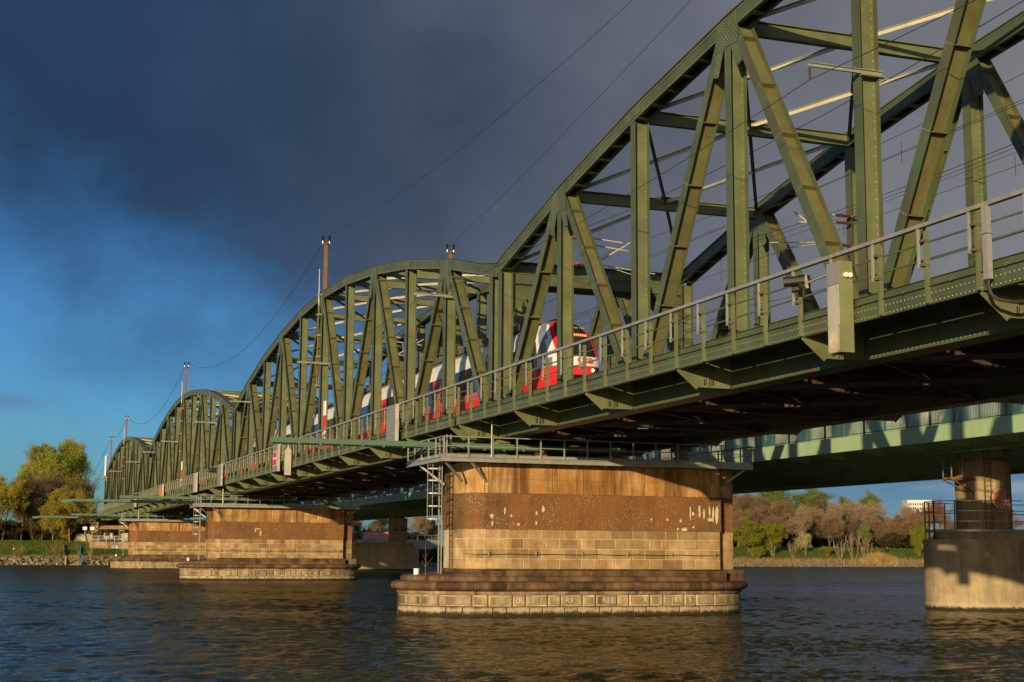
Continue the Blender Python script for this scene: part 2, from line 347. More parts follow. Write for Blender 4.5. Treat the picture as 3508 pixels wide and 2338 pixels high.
def make_water():
    import numpy as np
    rs = np.random.RandomState(4)
    x0, x1, y0, y1 = -46.0, 66.0, -56.0, 70.0
    xs = np.linspace(x0, x1, 660); ys = np.concatenate([np.arange(y0, -14, .15), np.arange(-14, 20, .26), np.arange(20, y1, .45), [y1]])
    X, Y = np.meshgrid(xs, ys); Zh = np.zeros_like(X)
    n = 90
    lam = np.exp(rs.uniform(np.log(.34), np.log(2.2), n)); th = rs.normal(math.pi/2 + .25, .62, n); k = 2*np.pi/lam
    for i in range(n):
        Zh += (.195*(1 if lam[i] < 1.0 else .55))*math.sqrt(2/n)/k[i]*np.sin(k[i]*(np.cos(th[i])*X + np.sin(th[i])*Y) + rs.uniform(0, 6.28))
    # calmer and rougher lanes, and flat towards the rim where the plain water begins
    lane = .75 + .35*np.sin(.05*X + .33*Y + 1.7*np.sin(.11*X)) * np.sin(.09*Y - .04*X + 1)
    rim = np.clip(np.minimum.reduce([X-x0, x1-X, Y-y0, y1-Y])/10, 0, 1)
    Zh *= lane*rim
    nx, nyv = len(xs), len(ys)
    V = np.stack([X, Y, Zh], -1).reshape(-1, 3)
    idx = np.arange(nx*nyv).reshape(nyv, nx)
    F = np.stack([idx[:-1, :-1], idx[:-1, 1:], idx[1:, 1:], idx[1:, :-1]], -1).reshape(-1, 4)
    b = len(V); o = [(-4000, -900), (5000, -900), (5000, 460), (-4000, 460)]; c = [(x0, y0), (x1, y0), (x1, y1), (x0, y1)]
    V = np.vstack([V, np.array([p + (0,) for p in o + c], float)])
    me = bpy.data.meshes.new('river_water')
    me.from_pydata(V.tolist(), [], F.tolist() + [(b, b+1, b+5, b+4), (b+1, b+2, b+6, b+5), (b+2, b+3, b+7, b+6), (b+3, b, b+4, b+7)])
    me.materials.append(water_mat()); me.polygons.foreach_set('use_smooth', [True]*len(me.polygons)); me.update()
    struct(put('river_water', me))
make_water()

def bank_y(x): return 213.5 + 0.118*x if x > -20 else 211.1 + 0.20*(x+20)
def ground_z(x, y):
    d = y - bank_y(x)
    pts = [(-8,-2.0),(0,-0.15),(3.0,1.15),(5.0,1.7),(13.0,4.2),(18,4.45),(60,4.7),(4000,6.0)]
    for (a, za), (b, zb) in zip(pts[:-1], pts[1:]):
        if d <= b: return za + (zb-za)*max(0, (d-a))/(b-a)
    return 6.0
def ground_mat():
    m, nt, b, N, L = nodes('grass_and_earth'); p = wpos(nt)
    gr = ramp(nt, noise(nt, p, 0.9, 6, 0.65), [(0.3, (0.045, 0.075, 0.014)), (0.55, (0.090, 0.125, 0.025)), (0.75, (0.15, 0.155, 0.04))])
    dry = ramp(nt, noise(nt, p, 2.2, 5, 0.6), [(0.35, (0.20, 0.14, 0.065)), (0.7, (0.34, 0.26, 0.13))])
    sp = N('ShaderNodeSeparateXYZ'); L(p, sp.inputs[0]); a = N('ShaderNodeMath'); a.operation = 'MULTIPLY_ADD'
    L(noise(nt, p, 0.6, 4), a.inputs[0]); a.inputs[1].default_value = 1.6; L(sp.outputs[2], a.inputs[2])
    c = mixc(nt, ramp(nt, N_mul(nt, a.outputs[0], 0.25), [(0.52, 1.0), (0.68, 0.0)]), gr, dry)
    L(c, b.inputs['Base Color']); b.inputs['Roughness'].default_value = 0.95; b.inputs['Specular IOR Level'].default_value = 0.1
    bump(nt, b, noise(nt, p, 5.0, 5, 0.7), 1.0, 0.25); return m
def N_mul(nt, v, k):
    n = nt.nodes.new('ShaderNodeMath'); n.operation = 'MULTIPLY'; nt.links.new(v, n.inputs[0]); n.inputs[1].default_value = k; return n.outputs[0]
g = MB(); rows = []
random.seed(3)
xs = [-3000,-1200,-500,-200,-110] + [-80+3*i for i in range(116)] + [300,400,600,1000,2000,4000]
for d in (-8,-3,0,1.5,3,4,5,7,9,11,13,15,18,24,32,45,60,120,300,900,4000):
    row = []
    for x in xs:
        y = bank_y(max(-400,min(x,700))) + d
        z = ground_z(max(-400,min(x,700)), y)
        if 1 < d < 61: z += random.uniform(-.10, .10)
        row.append((x, y, z))
    rows.append(row)
g.grid(rows); struct(g.build('ground', ground_mat(), smooth=True))

# ------------------------------------------------------------------ railway truss span (local y 0..80)
G0, PN = 0.683, 7.8634
def ny(n): return G0 + PN*n
HN = [16.60, 18.40, 19.80, 20.82, 21.50, 21.75]
def hz(n): return HN[min(n, 10-n)]
TW = 0.62                     # depth of a truss plane across the bridge
XN, XF = 0.0, 9.82            # outer face of near truss, inner face of far truss
FZ0, FZ1 = 8.98, 9.40         # fascia beam
PB = 1.9658
def chord_z(y):
    t = (y-G0)/PN; n = max(0, min(9, int(math.floor(t)))); return hz(n) + (hz(n+1)-hz(n))*(t-n)

def make_span():
    S = thing('truss_span', 'x', 'bridge span', (0, 0, 0), 'arched truss spans of the railway bridge')
    gm, dm, wm_ = M['green'], M['diag'], M['web']
    riv = MB()
    def rivet(x, y, z, r=0.022):
        r *= .82
        p = [(x, y-r, z-r), (x, y+r, z-r), (x, y+r, z+r), (x, y-r, z+r)]; a = (x-0.016, y, z)
        for i in range(4): riv.tri(p[i], a, p[(i+1) % 4])
    def rivy(x, y, z, r=0.022):
        r *= .72
        p = [(x-r, y, z-r), (x+r, y, z-r), (x+r, y, z+r), (x-r, y, z+r)]; a = (x, y-0.016, z)
        for i in range(4): riv.tri(p[i], p[(i+1) % 4], a)
    for X0, side in ((XN, 0), (XF, 1)):
        # top chord: two webs, overhanging cover plate, bottom angles, battens
        mb = MB(); ys = [ny(0)-0.42] + [ny(n) for n in range(1, 10)] + [ny(10)+0.42]
        zs = [hz(0) - (hz(1)-hz(0))*0.42/PN] + [hz(n) for n in range(1, 10)] + [hz(0) - (hz(1)-hz(0))*0.42/PN]
        for (xa, xb, za, zb) in ((0, .025, 0, .56), (TW-.025, TW, 0, .56), (-.07, TW+.07, .56, .60), (-.015, .0, .0, .10), (-.015, 0, .46, .56), (.026, .14, 0, .02), (TW-.14, TW-.026, 0, .02)):
            for i in range(10):
                y0, y1, z0, z1 = ys[i], ys[i+1], zs[i], zs[i+1]
                mb.quadbox([(X0+xa,y0,z0+za),(X0+xb,y0,z0+za),(X0+xb,y1,z1+za),(X0+xa,y1,z1+za),(X0+xa,y0,z0+zb),(X0+xb,y0,z0+zb),(X0+xb,y1,z1+zb),(X0+xa,y1,z1+zb)])
        y = ys[0] + 0.05
        while y < ys[-1] - .3:
            z = chord_z(y); mb.box(X0+.03, X0+TW-.03, y, y+.05, z+.03, z+.5); mb.box(X0+.05, X0+TW-.05, y-.12, y+.2, z-.012, z-.002); y += 1.31
        for n in range(1, 10):      # splice plates over the chord kinks
            z = hz(n); s0 = (hz(n)-hz(n-1))/PN; s1 = (hz(n+1)-hz(n))/PN
            for a, b, s in ((-.75, 0, s0), (0, .75, s1)):
                P = [(X0-.028, ny(n)+a, z+a*s+.11), (X0-.0155, ny(n)+a, z+a*s+.11), (X0-.0155, ny(n)+b, z+b*s+.11), (X0-.028, ny(n)+b, z+b*s+.11)]
                mb.quadbox(P + [(p[0], p[1], p[2]+.34) for p in P])
        mb.build('top_chord', gm, S)
        if side == 0:
            y = ys[0]+.05
            while y < ys[-1]:
                z = chord_z(min(max(y, ny(0)), ny(10)))
                rivet(X0-.016, y, z+.05); rivet(X0-.016, y, z+.51); y += .17
            for n in range(1, 10):
                s0 = (hz(n)-hz(n-1))/PN; s1 = (hz(n+1)-hz(n))/PN
                for a in (-.66,-.5,-.34,-.18,.18,.34,.5,.66):
                    for dz in (.17, .28, .39): rivet(X0-.029, ny(n)+a, hz(n)+a*(s0 if a < 0 else s1)+dz)
        # bottom chord
        mb = MB(); ya, yb = ny(0)-.45, ny(10)+.45
        mb.box(X0, X0+.025, ya, yb, 8.40, 9.22).box(X0+TW-.025, X0+TW, ya, yb, 8.40, 9.22).box(X0-.10, X0+TW+.10, ya, yb, 8.372, 8.398)
        mb.box(X0-.016, X0-.001, ya, yb, 8.40, 8.53).box(X0-.05, X0+TW+.05, ya, yb, 9.222, 9.245)
        mb.box(X0-.034, X0-.012, ya, yb, 9.12, 9.221).box(X0-.034, X0-.012, ya, yb, 9.246, 9.442)
        mb.build('bottom_chord', gm, S)
        if side == 0:
            y = ya+.1
            while y < yb: rivet(X0-.017, y, 8.475, .024); y += .19
        # verticals
        for n in range(11):
            mb = MB(); y = ny(n); z0, z1 = 8.55, hz(n)+.5; w = .21 if 0 < n < 10 else .24
            mb.box(X0, X0+.022, y-w, y+w, 9.25, hz(n)-.005).box(X0+TW-.022, X0+TW, y-w, y+w, 9.25, hz(n)-.005)
            mb.cur = 1; mb.box(X0+.022, X0+TW-.022, y-.013, y+.013, 9.25, hz(n)-.02)
            mb.box(X0+TW-.15, X0+TW-.023, y-.032, y-.014, 9.25, hz(n)-.03).box(X0+.023, X0+.08, y-.032, y-.014, 9.25, hz(n)-.03)
            mb.build('vertical_post', [gm, wm_], S)
            z = 9.5
            while z < hz(n)-.1:
                rivy(X0+TW-.085, y-.033, z, .026)
                if n in (0, 10) and side == 0: rivet(X0-.001, y-.17, z, .02); rivet(X0-.001, y+.17, z+.1, .02)
                z += .26
        # diagonals
        for n in range(1, 10, 2):
            for sgn in (-1, 1):
                m = n + sgn
                p = Vector((0, ny(m)-sgn*.30, 9.05)); q = Vector((0, ny(n)+sgn*.38, hz(n)+.25))
                d = (q-p).normalized(); nrm = Vector((0, -d.z, d.y)); nrm = nrm if nrm.y > 0 else -nrm
                w = .23 if m in (0, 10) else .20
                mb = MB()
                def slab(xa, xb, wa, wb, p=p, q=q):
                    P = [p+nrm*wa, p+nrm*wa, p+nrm*wb, p+nrm*wb]; Q = [q+nrm*wa, q+nrm*wa, q+nrm*wb, q+nrm*wb]; xs_ = (xa, xb, xb, xa)
                    mb.quadbox([(X0+x, k.y, k.z) for x, k in zip(xs_, P)] + [(X0+x, k.y, k.z) for x, k in zip(xs_, Q)])
                slab(.001, .024, -w, w); slab(TW-.024, TW-.001, -w, w); mb.cur = 1; slab(.024, TW-.024, -.012, .012)
                D = mb.build('diagonal', [gm, dm], S)
                L_ = (q-p).length; k = 1.3
                while k < L_-.8:
                    c = p + d*k; mb = MB(); a = c - d*.012; b = c + d*.012
                    P = [a+nrm*(-w*.98), a+nrm*(w*.98), b+nrm*(w*.98), b+nrm*(-w*.98)]
                    mb.quadbox([(X0+.026, t.y, t.z) for t in P] + [(X0+TW-.026, t.y, t.z) for t in P])
                    mb.build('batten_plate', dm, D)
                    if side == 0:
                        for t in (-.12, 0, .12): rivet(X0, (c+nrm*t).y, (c+nrm*t).z, .022)
                    k += 2.35
                if side == 0 and m in (0, 10):
                    k = .6
                    while k < L_-1.2:
                        for t in (-.15, -.05, .07, .16):
                            c = p + d*(k + (.1 if t in (-.05, .16) else 0)); rivet(X0, (c+nrm*t).y, (c+nrm*t).z, .018)
                        k += .24
        # gussets
        for n in range(1, 10, 2):
            y, z = ny(n), hz(n); s = (hz(min(n+1,10))-hz(n-1))/(2*PN); mb = MB()
            dn = Vector((0, 0.30, -1)).normalized()
            poly = [(y-.80, z-.8*s+.14), (y+.80, z+.8*s+.14), (y+.92, z-.92), (y+.50, z-1.05), (y+.24, z-.52), (y-.24, z-.52), (y-.50, z-1.05), (y-.92, z-.92)]
            mb.prism([(y-.80, z-.8*s+.12), (y+.80, z+.8*s+.12), (y+.84, z-.60), (y+.24, z-.52), (y-.24, z-.52), (y-.84, z-.60)], 'x', X0-.032, X0-.0295)
            mb.prism([(y+.20, z-.45), (y+.84, z-.58), (y+1.06, z-1.35), (y+.66, z-1.45)], 'x', X0-.020, X0-.001)
            mb.prism([(y-.66, z-1.45), (y-1.06, z-1.35), (y-.84, z-.58), (y-.20, z-.45)], 'x', X0-.020, X0-.001)
            mb.build('gusset_plate', gm, S)
            if side == 0:
                for a in range(9):
                    for b in range(6):
                        yy = y-.72+a*.18+(.09 if b % 2 else 0); zz = z+.02-b*.11
                        if abs(yy-y) < .8: rivet(X0-.033, yy, zz+(yy-y)*s*.6, .018)
                for sg in (-1, 1):
                    for b in range(6):
                        for a in (.46, .6, .74): rivet(X0-.021, y+sg*(a+b*.035), z-.66-b*.12, .018)
        # bottom gussets hidden by the walkway are plain plates
    stuff(riv.build('rivets', M['rivet'], S, fix=False))
    # upper struts between the trusses, two-panel cross bracing, portals
    xa, xb = XN+TW, XF
    for n in range(1, 10):
        z = hz(n); mb = MB()
        mb.box(xa, xb, ny(n)-.012, ny(n)+.012, z+.02, z+.50).box(xa, xb, ny(n)-.13, ny(n)+.13, z+.50, z+.525).box(xa, xb, ny(n)-.13, ny(n)+.13, z-.005, z+.02)
        xm = (xa+xb)/2; mb.box(xm-.35, xm+.35, ny(n)-.4, ny(n)+.4, z+.526, z+.54)
        mb.build('top_strut', wm_, S)
    for n in (0, 10):
        z = hz(n); mb = MB(); y = ny(n)
        mb.box(xa, xb, y-.015, y+.015, z-.55, z+.50).box(xa, xb, y-.20, y+.20, z+.50, z+.53).box(xa, xb, y-.20, y+.20, z-.58, z-.55).box(xa, xb, y-.06, y+.06, z-.05, z-.02)
        for xx, sg in ((xa, 1), (xb, -1)):
            mb.prism([(xx, z-.58), (xx+sg*1.5, z-.58), (xx, z-2.0)], 'y', y-.014, y+.014)
            mb.beam((xx+sg*1.5, y, z-.58), (xx, y, z-2.0), .18, .03)
        mb.build('portal_beam', gm, S)
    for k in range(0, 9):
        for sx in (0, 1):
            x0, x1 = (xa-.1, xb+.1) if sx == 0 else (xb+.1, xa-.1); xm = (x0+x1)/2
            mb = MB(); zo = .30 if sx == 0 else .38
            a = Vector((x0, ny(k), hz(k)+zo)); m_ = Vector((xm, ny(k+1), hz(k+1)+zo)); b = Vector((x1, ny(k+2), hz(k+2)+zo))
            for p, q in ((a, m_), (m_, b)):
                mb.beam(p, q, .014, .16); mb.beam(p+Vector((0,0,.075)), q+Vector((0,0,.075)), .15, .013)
            mb.build('lateral_brace', M['brace'] if sx == 1 else gm, S)  # pale sunlit colour for one brace direction, shade green for the other
    # floor: cross girders, stringers, bottom laterals, added light-blocking plates, track
    for n in range(11):
        mb = MB(); y = ny(n)
        mb.box(xa, xb, y-.01, y+.01, 8.46, 9.06).box(xa, xb, y-.15, y+.15, 8.43, 8.458).box(xa, xb, y-.15, y+.15, 9.062, 9.09)
        for i in range(6): mb.box(xa+1.2+i*1.35, xa+1.22+i*1.35, y-.12, y+.12, 8.46, 9.05)
        mb.build('cross_girder', M['rust'], S)
    for x in (2.2, 3.7, 6.5, 8.0):
        mb = MB(); mb.box(x-.01, x+.01, ny(0), ny(10), 9.10, 9.80).box(x-.11, x+.11, ny(0), ny(10), 9.092, 9.099); mb.build('stringer', M['rust'], S)
    for n in range(10):
        for sx in (0, 1):
            p = (xa if sx == 0 else xb, ny(n)+.1, 8.40 if sx == 0 else 8.36); q = (xb if sx == 0 else xa, ny(n+1)-.1, p[2])
            mb = MB(); mb.beam(p, q, .15, .014); mb.beam((p[0],p[1],p[2]+.08), (q[0],q[1],q[2]+.08), .014, .14); mb.build('bottom_lateral', M['rust'], S)
        mb = MB(); mb.box(xa+.02, xb-.02, ny(n)+.01, ny(n+1)-.01, 9.82, 9.835); mb.build('light_blocking_plate', M['rust'], S)  # added plate blocking light so the underside stays dark
    for x in (2.23, 3.67, 6.53, 7.97):
        mb = MB(); mb.box(x-.035, x+.035, 0.02, 79.98, 10.01, 10.15).box(x-.07, x+.07, .02, 79.98, 9.99, 10.01); mb.build('track_rail', M['rust'], S)
    mbs = MB()
    y = .5
    while y < 79.6: mbs.box(1.65, 4.25, y-.12, y+.12, 9.84, 9.985); mbs.box(5.95, 8.55, y-.12, y+.12, 9.84, 9.985); y += .65
    stuff(mbs.build('sleepers', M['wood'], S))
    # walkways with fascia beam, brackets, kick plate
    for sg, x0 in ((-1, XN), (1, XF+TW)):
        X = lambda d: x0 + sg*d
        def bx(mb, d0, d1, y0, y1, z0, z1): a, b = sorted((X(d0), X(d1))); mb.box(a, b, y0, y1, z0, z1)
        for n in range(11):
            y = ny(n); mb = MB()
            mb.prism([(X(1.985), FZ0+.01), (X(1.27), 8.40), (X(.10), 8.40), (X(.02), 8.54), (X(.02), 9.44), (X(1.985), 9.44)], 'y', y-.011, y+.011)
            mb.beam((X(1.99), y, FZ0), (X(1.27), y, 8.388), .20, .02, (0,1,0)); mb.beam((X(1.27), y, 8.388), (X(.11), y, 8.388), .20, .02, (0,0,1))
            bx(mb, .9, .92, y-.10, y+.10, 8.41, 9.40)
            B_ = mb.build('bracket', wm_, S)
            if sg < 0:
                mb = MB()
                for d in (.72, .78, 1.00, 1.06): mb.box(X(d)-.008, X(d)+.008, y-.045, y-.025, 8.46, 8.68)
                mb.build('bolt_slot', M['black'], B_)
        mb = MB(); bx(mb, 1.985, 2.0, ny(0)-.55, ny(10)+.55, FZ0, FZ1); bx(mb, 1.85, 2.02, ny(0)-.55, ny(10)+.55, FZ0-.015, FZ0-.001); bx(mb, 1.90, 2.07, ny(0)-.55, ny(10)+.55, FZ1+.001, FZ1+.022)
        fb = mb.build('fascia_beam', gm, S)
        mb = MB(); bx(mb, 1.90, 1.915, ny(0)-.5, ny(10)+.5, FZ1+.05, 9.62); bx(mb, 1.86, 1.96, ny(0)-.5, ny(10)+.5, 9.621, 9.635); mb.build('kick_plate', gm, S)
        mb = MB(); bx(mb, .03, 1.88, ny(0)-.5, ny(10)+.5, 9.445, 9.47); bx(mb, .9, 1.0, ny(0)-.5, ny(10)+.5, 9.26, 9.444); mb.build('walkway_floor', M['rust'], S)
        if sg < 0:
            rv = MB()
            y = ny(0)-.4
            riv = rv
            while y < ny(10)+.5:
                for z in (9.04, 9.24): rivet(-2.0, y, z, .017)
                y += .16
            stuff(rv.build('fascia_rivets', M['rivet'], S, fix=False))
    # railing on the near side
    post = MB().box(-2.115, -2.003, -.045, -.03, 8.985, 10.78).box(-2.114, -2.10, -.029, .04, 8.985, 10.78).mesh('rail_post', M['web'])
    clampbar = MB().box(-2.225, -2.165, .10, .16, 9.86, 10.84).mesh('clamp_bar', M['galv'])
    clamp = MB().box(-2.20, -2.01, -.06, .14, -.035, .035).mesh('clamp', M['roofkit'])
    for i in range(41):
        o = put('rail_post', post, S, (0, G0+i*PB, 0)); put('clamp_bar', clampbar, o)
        put('clamp', clamp, o, (0, 0, 10.53)); put('clamp', clamp, o, (0, 0, 9.93))
    for z in (10.10, 10.52):
        MB().box(-1.996, -1.965, ny(0)-.5, ny(10)+.5, z-.022, z+.022).build('mid_rail', gm, S)
    MB().box(-2.24, -2.10, ny(0)-.68, ny(10)+.68, 10.85, 10.945).build('handrail_duct', M['galv'], S)
    hooks = MB().box(-2.10, -2.0, -.04, .04, 9.43, 9.455).box(-2.10, -2.085, -.03, .03, 9.38, 9.43).mesh('hook', M['roofkit'])
    for i in range(40): put('hook', hooks, S, (0, G0+(i+.5)*PB, 0))
    # far side railing, plain
    for z in (10.2, 10.85):
        MB().box(XF+TW+1.96, XF+TW+2.0, ny(0)-.5, ny(10)+.5, z-.03, z+.03).build('far_guard_rail', gm, S)
    fp = MB().box(XF+TW+1.93, XF+TW+1.99, -.03, .03, 9.47, 10.85).mesh('far_guard_post', gm)
    for i in range(0, 41, 2): put('far_guard_post', fp, S, (0, G0+i*PB, 0))
    return S
SPAN2 = make_span()
SPANS = [copy_tree(SPAN2) for _ in range(3)]
for o, y in zip(SPANS, (-80, 80, 160)): o.location = (0, y, 0)
SPAN1, SPAN3, SPAN4 = SPANS
SPAN1['label'] = 'nearest green riveted arch-truss span, cut off by the right edge, with the train front'
SPAN2['label'] = 'second green arch-truss span, between the nearest and the middle stone pier'
SPAN3['label'] = 'third green arch-truss span, between the middle and the farthest stone pier'
SPAN4['label'] = 'farthest and smallest-looking green arch-truss span, ending over the left bank'

# bearings on the piers
def bearing(y0):
    for x, w in ((0.31, 'near'), (XF+.31, 'far')):
        t = thing('bridge_bearing', 'x', 'bearing', (x, y0, 7.26), 'steel bearings on the pier tops')
        mb = MB(); mb.quadbox([(-.42,-.55,0),(.42,-.55,0),(.42,.55,0),(-.42,.55,0),(-.15,-.2,.62),(.15,-.2,.62),(.15,.2,.62),(-.15,.2,.62)]); mb.build('pedestal', M['cabinet'], t)
        for s in (-1, 1):
            MB().prism([(-.9*s if s>0 else .9, 0), (-.33, 0), (-.33, .55)] if s > 0 else [(.33, 0), (.9, 0), (.33, .55)], 'y', -.03, .03).build('rib', M['cabinet'], t)
        mb = MB(); mb.tube((-.34, 0, .68), (.34, 0, .68), .10, n=10); mb.box(-.36, .36, -.55, .55, .78, .90); mb.prism([(-.7, .90), (.7, .90), (.45, 1.1), (-.45, 1.1)], 'x', -.30, .30); mb.build('rocker', M['cabinet'], t)
        yield t, w
for (y0, nm) in ((0, 'nearest'), (80, 'middle'), (160, 'farthest')):
    for t, w in bearing(y0):
        t['label'] = f'cone-shaped steel bearing on top of the {nm} stone pier, at its {"left" if w == "near" else "right"} end'
# ------------------------------------------------------------------ stone piers
def perimeter(pts):
    """open polyline with arc length; returns sampler(s, off) -> point pushed outwards"""
    P = [Vector(p) for p in pts]; seg = [(b-a).length for a, b in zip(P[:-1], P[1:])]; cum = [0]
    for s in seg: cum.append(cum[-1]+s)
    nrm = []
    for a, b in zip(P[:-1], P[1:]):
        d = (b-a).normalized(); nrm.append(Vector((d.y, -d.x)))
    vn = [nrm[0]] + [(nrm[i-1]+nrm[i]).normalized()/max(.5, ((nrm[i-1]+nrm[i])/2).length) for i in range(1, len(nrm))] + [nrm[-1]]
    def at(s, off=0.0):
        s = max(0, min(cum[-1], s)); i = 0
        while i < len(seg)-1 and s > cum[i+1]: i += 1
        t = (s-cum[i])/seg[i]; n = vn[i]*(1-t) + vn[i+1]*t
        p = P[i]*(1-t) + P[i+1]*t + n*off; return (p.x, p.y)
    def s_of_x(x):     # along the front face
        for i, (a, b) in enumerate(zip(P[:-1], P[1:])):
            if a.x <= x <= b.x and b.x-a.x > 1e-6: return cum[i] + (x-a.x)/(b.x-a.x)*seg[i]
        return 0
    return at, cum, s_of_x
def ell(cx, a, b, sgn, n=8):
    return [(cx + sgn*a*math.cos(t), b*math.sin(t)) for t in [math.pi/2*i/n for i in range(n+1)]]
def capsule(x0, x1, a0, a1, b, n=8):
    """left tip, round the front (y<0) to the right tip"""
    L_ = [(x0-a0*math.cos(t), -b*math.sin(t)) for t in [math.pi/2*i/n for i in range(n+1)]]
    R_ = [(x1+a1*math.sin(t), -b*math.cos(t)) for t in [math.pi/2*i/n for i in range(n+1)]]
    return L_ + R_
def full(pts):        # closed outline: the front half mirrored to the back
    return pts + [(x, -y) for x, y in pts[::-1][1:-1]]
def piece(at, s0, s1, prof, cum, gap=.012, ch=.02, panel=None):
    """one masonry block following the outline between s0 and s1; prof = [(z, offset)...]"""
    inner = [c for c in cum if s0+gap+ch+.05 < c < s1-gap-ch-.05]
    ss = [s0+gap, s0+gap+ch] + inner + [s1-gap-ch, s1-gap]
    rows = []
    for j, (z, o) in enumerate(prof):
        rows.append([(at(s, o - (ch if k in (0, len(ss)-1) else 0)) + (z,)) for k, s in enumerate(ss)])
    mb = MB(); first = [at(s, -.06) + (prof[0][0],) for s in ss]; last = [at(s, -.06) + (prof[-1][0],) for s in ss]
    rows = [first] + rows + [last]
    rows = [[(at(ss[0], -.06) + (r[0][2],))] + r + [(at(ss[-1], -.06) + (r[0][2],))] for r in rows]
    mb.grid(rows)
    if panel:
        nc = len(rows[0])-1; mb.m = [0 if (panel[0] < (rows[i][0][2]+rows[i+1][0][2])/2 < panel[1] and 2 <= j < nc-2) else 1 for i in range(len(rows)-1) for j in range(nc)]
    return mb
def flat(z0, z1, g=.01, c=.02, o=0): return [(z0+g, o-c), (z0+g+c, o), (z1-g-c, o), (z1-g, o-c)]

def make_pier():
    T = thing('bridge_pier', 'x', 'bridge pier', (0, 0, 0), 'stone piers of the railway bridge')
    rnd = random.Random(5)
    bo = capsule(0.1, 8.6, 4.8, 4.4, 3.5); at, cum, sx = perimeter(bo)
    mb = MB(); mb.prism([at(s, -.05) for s in cum] + [(x, -y) for x, y in [at(s, -.05) for s in cum][::-1][1:-1]], 'z', -1.2, 1.12); mb.build('base_core', M['nose'], T)
    def course(xsl, z0, z1, mat, prof=None, name='base_block', panel=None):
        ss = [0.0, .9] + [sx(x) for x in xsl] + [cum[-1]-1.9, cum[-1]-.9, cum[-1]]
        ss = sorted(set(ss))
        for a, b in zip(ss[:-1], ss[1:]):
            if b-a < .25: continue
            piece(at, a, b, prof or flat(z0, z1, .02, .03), cum, .022 if name == 'base_block' else .008, .05 if panel else .025, panel).build(name, [mat, M['margin']] if panel else mat, T)
    course([-4.38,-3.15,-2.47,-1.14,-.49,.62,1.25,2.35,2.99,4.11,4.74,5.85,6.52,7.61,8.26,9.37,10.05,11.16], -.5, .44, M['basestone'])
    course([-4.06,-3.44,-2.07,-1.36,-.22,.41,1.5,2.14,3.23,3.91,4.98,5.61,6.7,7.39,8.49,9.14,10.22], .44, .98, M['basestone'], [(.455, -.03), (.47, 0), (.53, .0), (.55, .035), (.89, .035), (.91, 0), (.96, 0), (.97, -.03)], panel=(.54, .90))
    course([-3.6,-1.9,.1,2.0,4.0,6.0,8.0,10.0], .98, 1.14, M['basestone'], [(.985, -.02), (.99, .05), (1.03, .05), (1.035, .09), (1.135, .11), (1.14, .0)], 'cornice_stone')
    pr = [(1.37-.225*math.cos(t), .05+.36*math.sin(t)) for t in [math.pi*i/8 for i in range(9)]]
    course([-4.3,-3.4,-2.0,-.6,.9,2.3,3.7,5.1,6.5,7.9,9.3,10.6], 1.14, 1.6, M['nose'], pr, 'bullnose_stone')
    # low tier and sloping apron above the bullnose
    t2 = capsule(0.1, 8.6, 4.62, 4.1, 3.05); a2, c2, s2 = perimeter(t2)
    mb = MB(); o1 = full(t2); o2 = full(capsule(-.6, 9.6, 2.3, 1.6, 2.75)); 
    mb.grid([[p + (1.38,) for p in full(capsule(.1, 8.6, 4.78, 4.36, 3.4))], [p + (1.56,) for p in full(capsule(.1, 8.6, 4.72, 4.3, 3.36))], [p + (1.60,) for p in o1], [p + (1.78,) for p in o1], [p + (1.84,) for p in full(capsule(.1, 8.6, 4.5, 3.9, 2.92))], [p + (1.98,) for p in o2]], close=True)
    k = len(o2); mb.f.append(tuple(range(len(mb.v)-k, len(mb.v)))); mb.m.append(0); mb.build('apron', M['nose'], T)
    pl = [(-1.5, -2.2), (-1.5, -2.86), (11.15, -2.86), (11.15, -1.0)]; a3, c3, s3 = perimeter(pl)
    ss = [s3(x) if x > -1.49 else .02 for x in (-1.5, -.4, 1.05, 2.4, 3.8, 5.2, 6.6, 8.0, 9.4, 11.14)]
    for a, b in zip(ss[:-1], ss[1:]):
        piece(a3, a, b, [(1.60, 0), (1.95, 0), (1.97, .03), (2.06, .03), (2.15, -.25)], c3, .006, .008).build('plinth_stone', M['nose'], T)
    MB().box(-1.4, 11.05, -2.7, 2.7, 1.55, 2.13).build('plinth_core', M['nose'], T)
    mb = MB(); mb.box(11.2, 12.4, -2.25, 2.25, 1.6, 2.12); mb.build('plinth_end', M['nose'], T)
    # shaft: faceted left end, straight front, notch and narrower nose at the right
    n = 4
    sh = [(-1.3-.95*math.cos(t), -2.5*math.sin(t)) for t in [math.pi/2*i/n for i in range(n+1)]] + [(11.0, -2.5)]
    nose = [(11.0, -1.95), (12.0, -1.85), (12.5, 0)]
    A4, C4, S4 = perimeter(sh); LS = S4(-1.3)
    def outline(off, z0, z1, mat, name):
        f = [A4(s, off) for s in C4]; f[-1] = (11.0+off, -2.5-off)
        o = f + [(x+off if x > 11.1 else x, y-(off if y < 0 else 0)) for x, y in nose]
        full_o = o + [(x, -y) for x, y in o[::-1][1:-1]] if abs(o[0][1]) < 1e-6 else o + [(x, -y) for x, y in o[::-1][1:]]
        return MB().prism(full_o, 'z', z0, z1).build(name, mat, T)
    outline(.03, 1.9, 2.155, M['nose'], 'footing')
    outline(-.022, 2.1, 3.99, M['mortar'], 'shaft_core')
    rows = [3.99, 3.56, 3.09, 2.62, 2.15]
    ra = [-1.3, -.22, .91, 1.55, 2.7, 3.32, 4.48, 5.12, 6.27, 6.91, 8.02, 8.67, 9.83, 11.0]
    rb = [-1.3, .02, .65, 1.79, 2.46, 3.58, 4.23, 5.36, 6.02, 7.16, 7.81, 8.95, 9.62, 11.0]
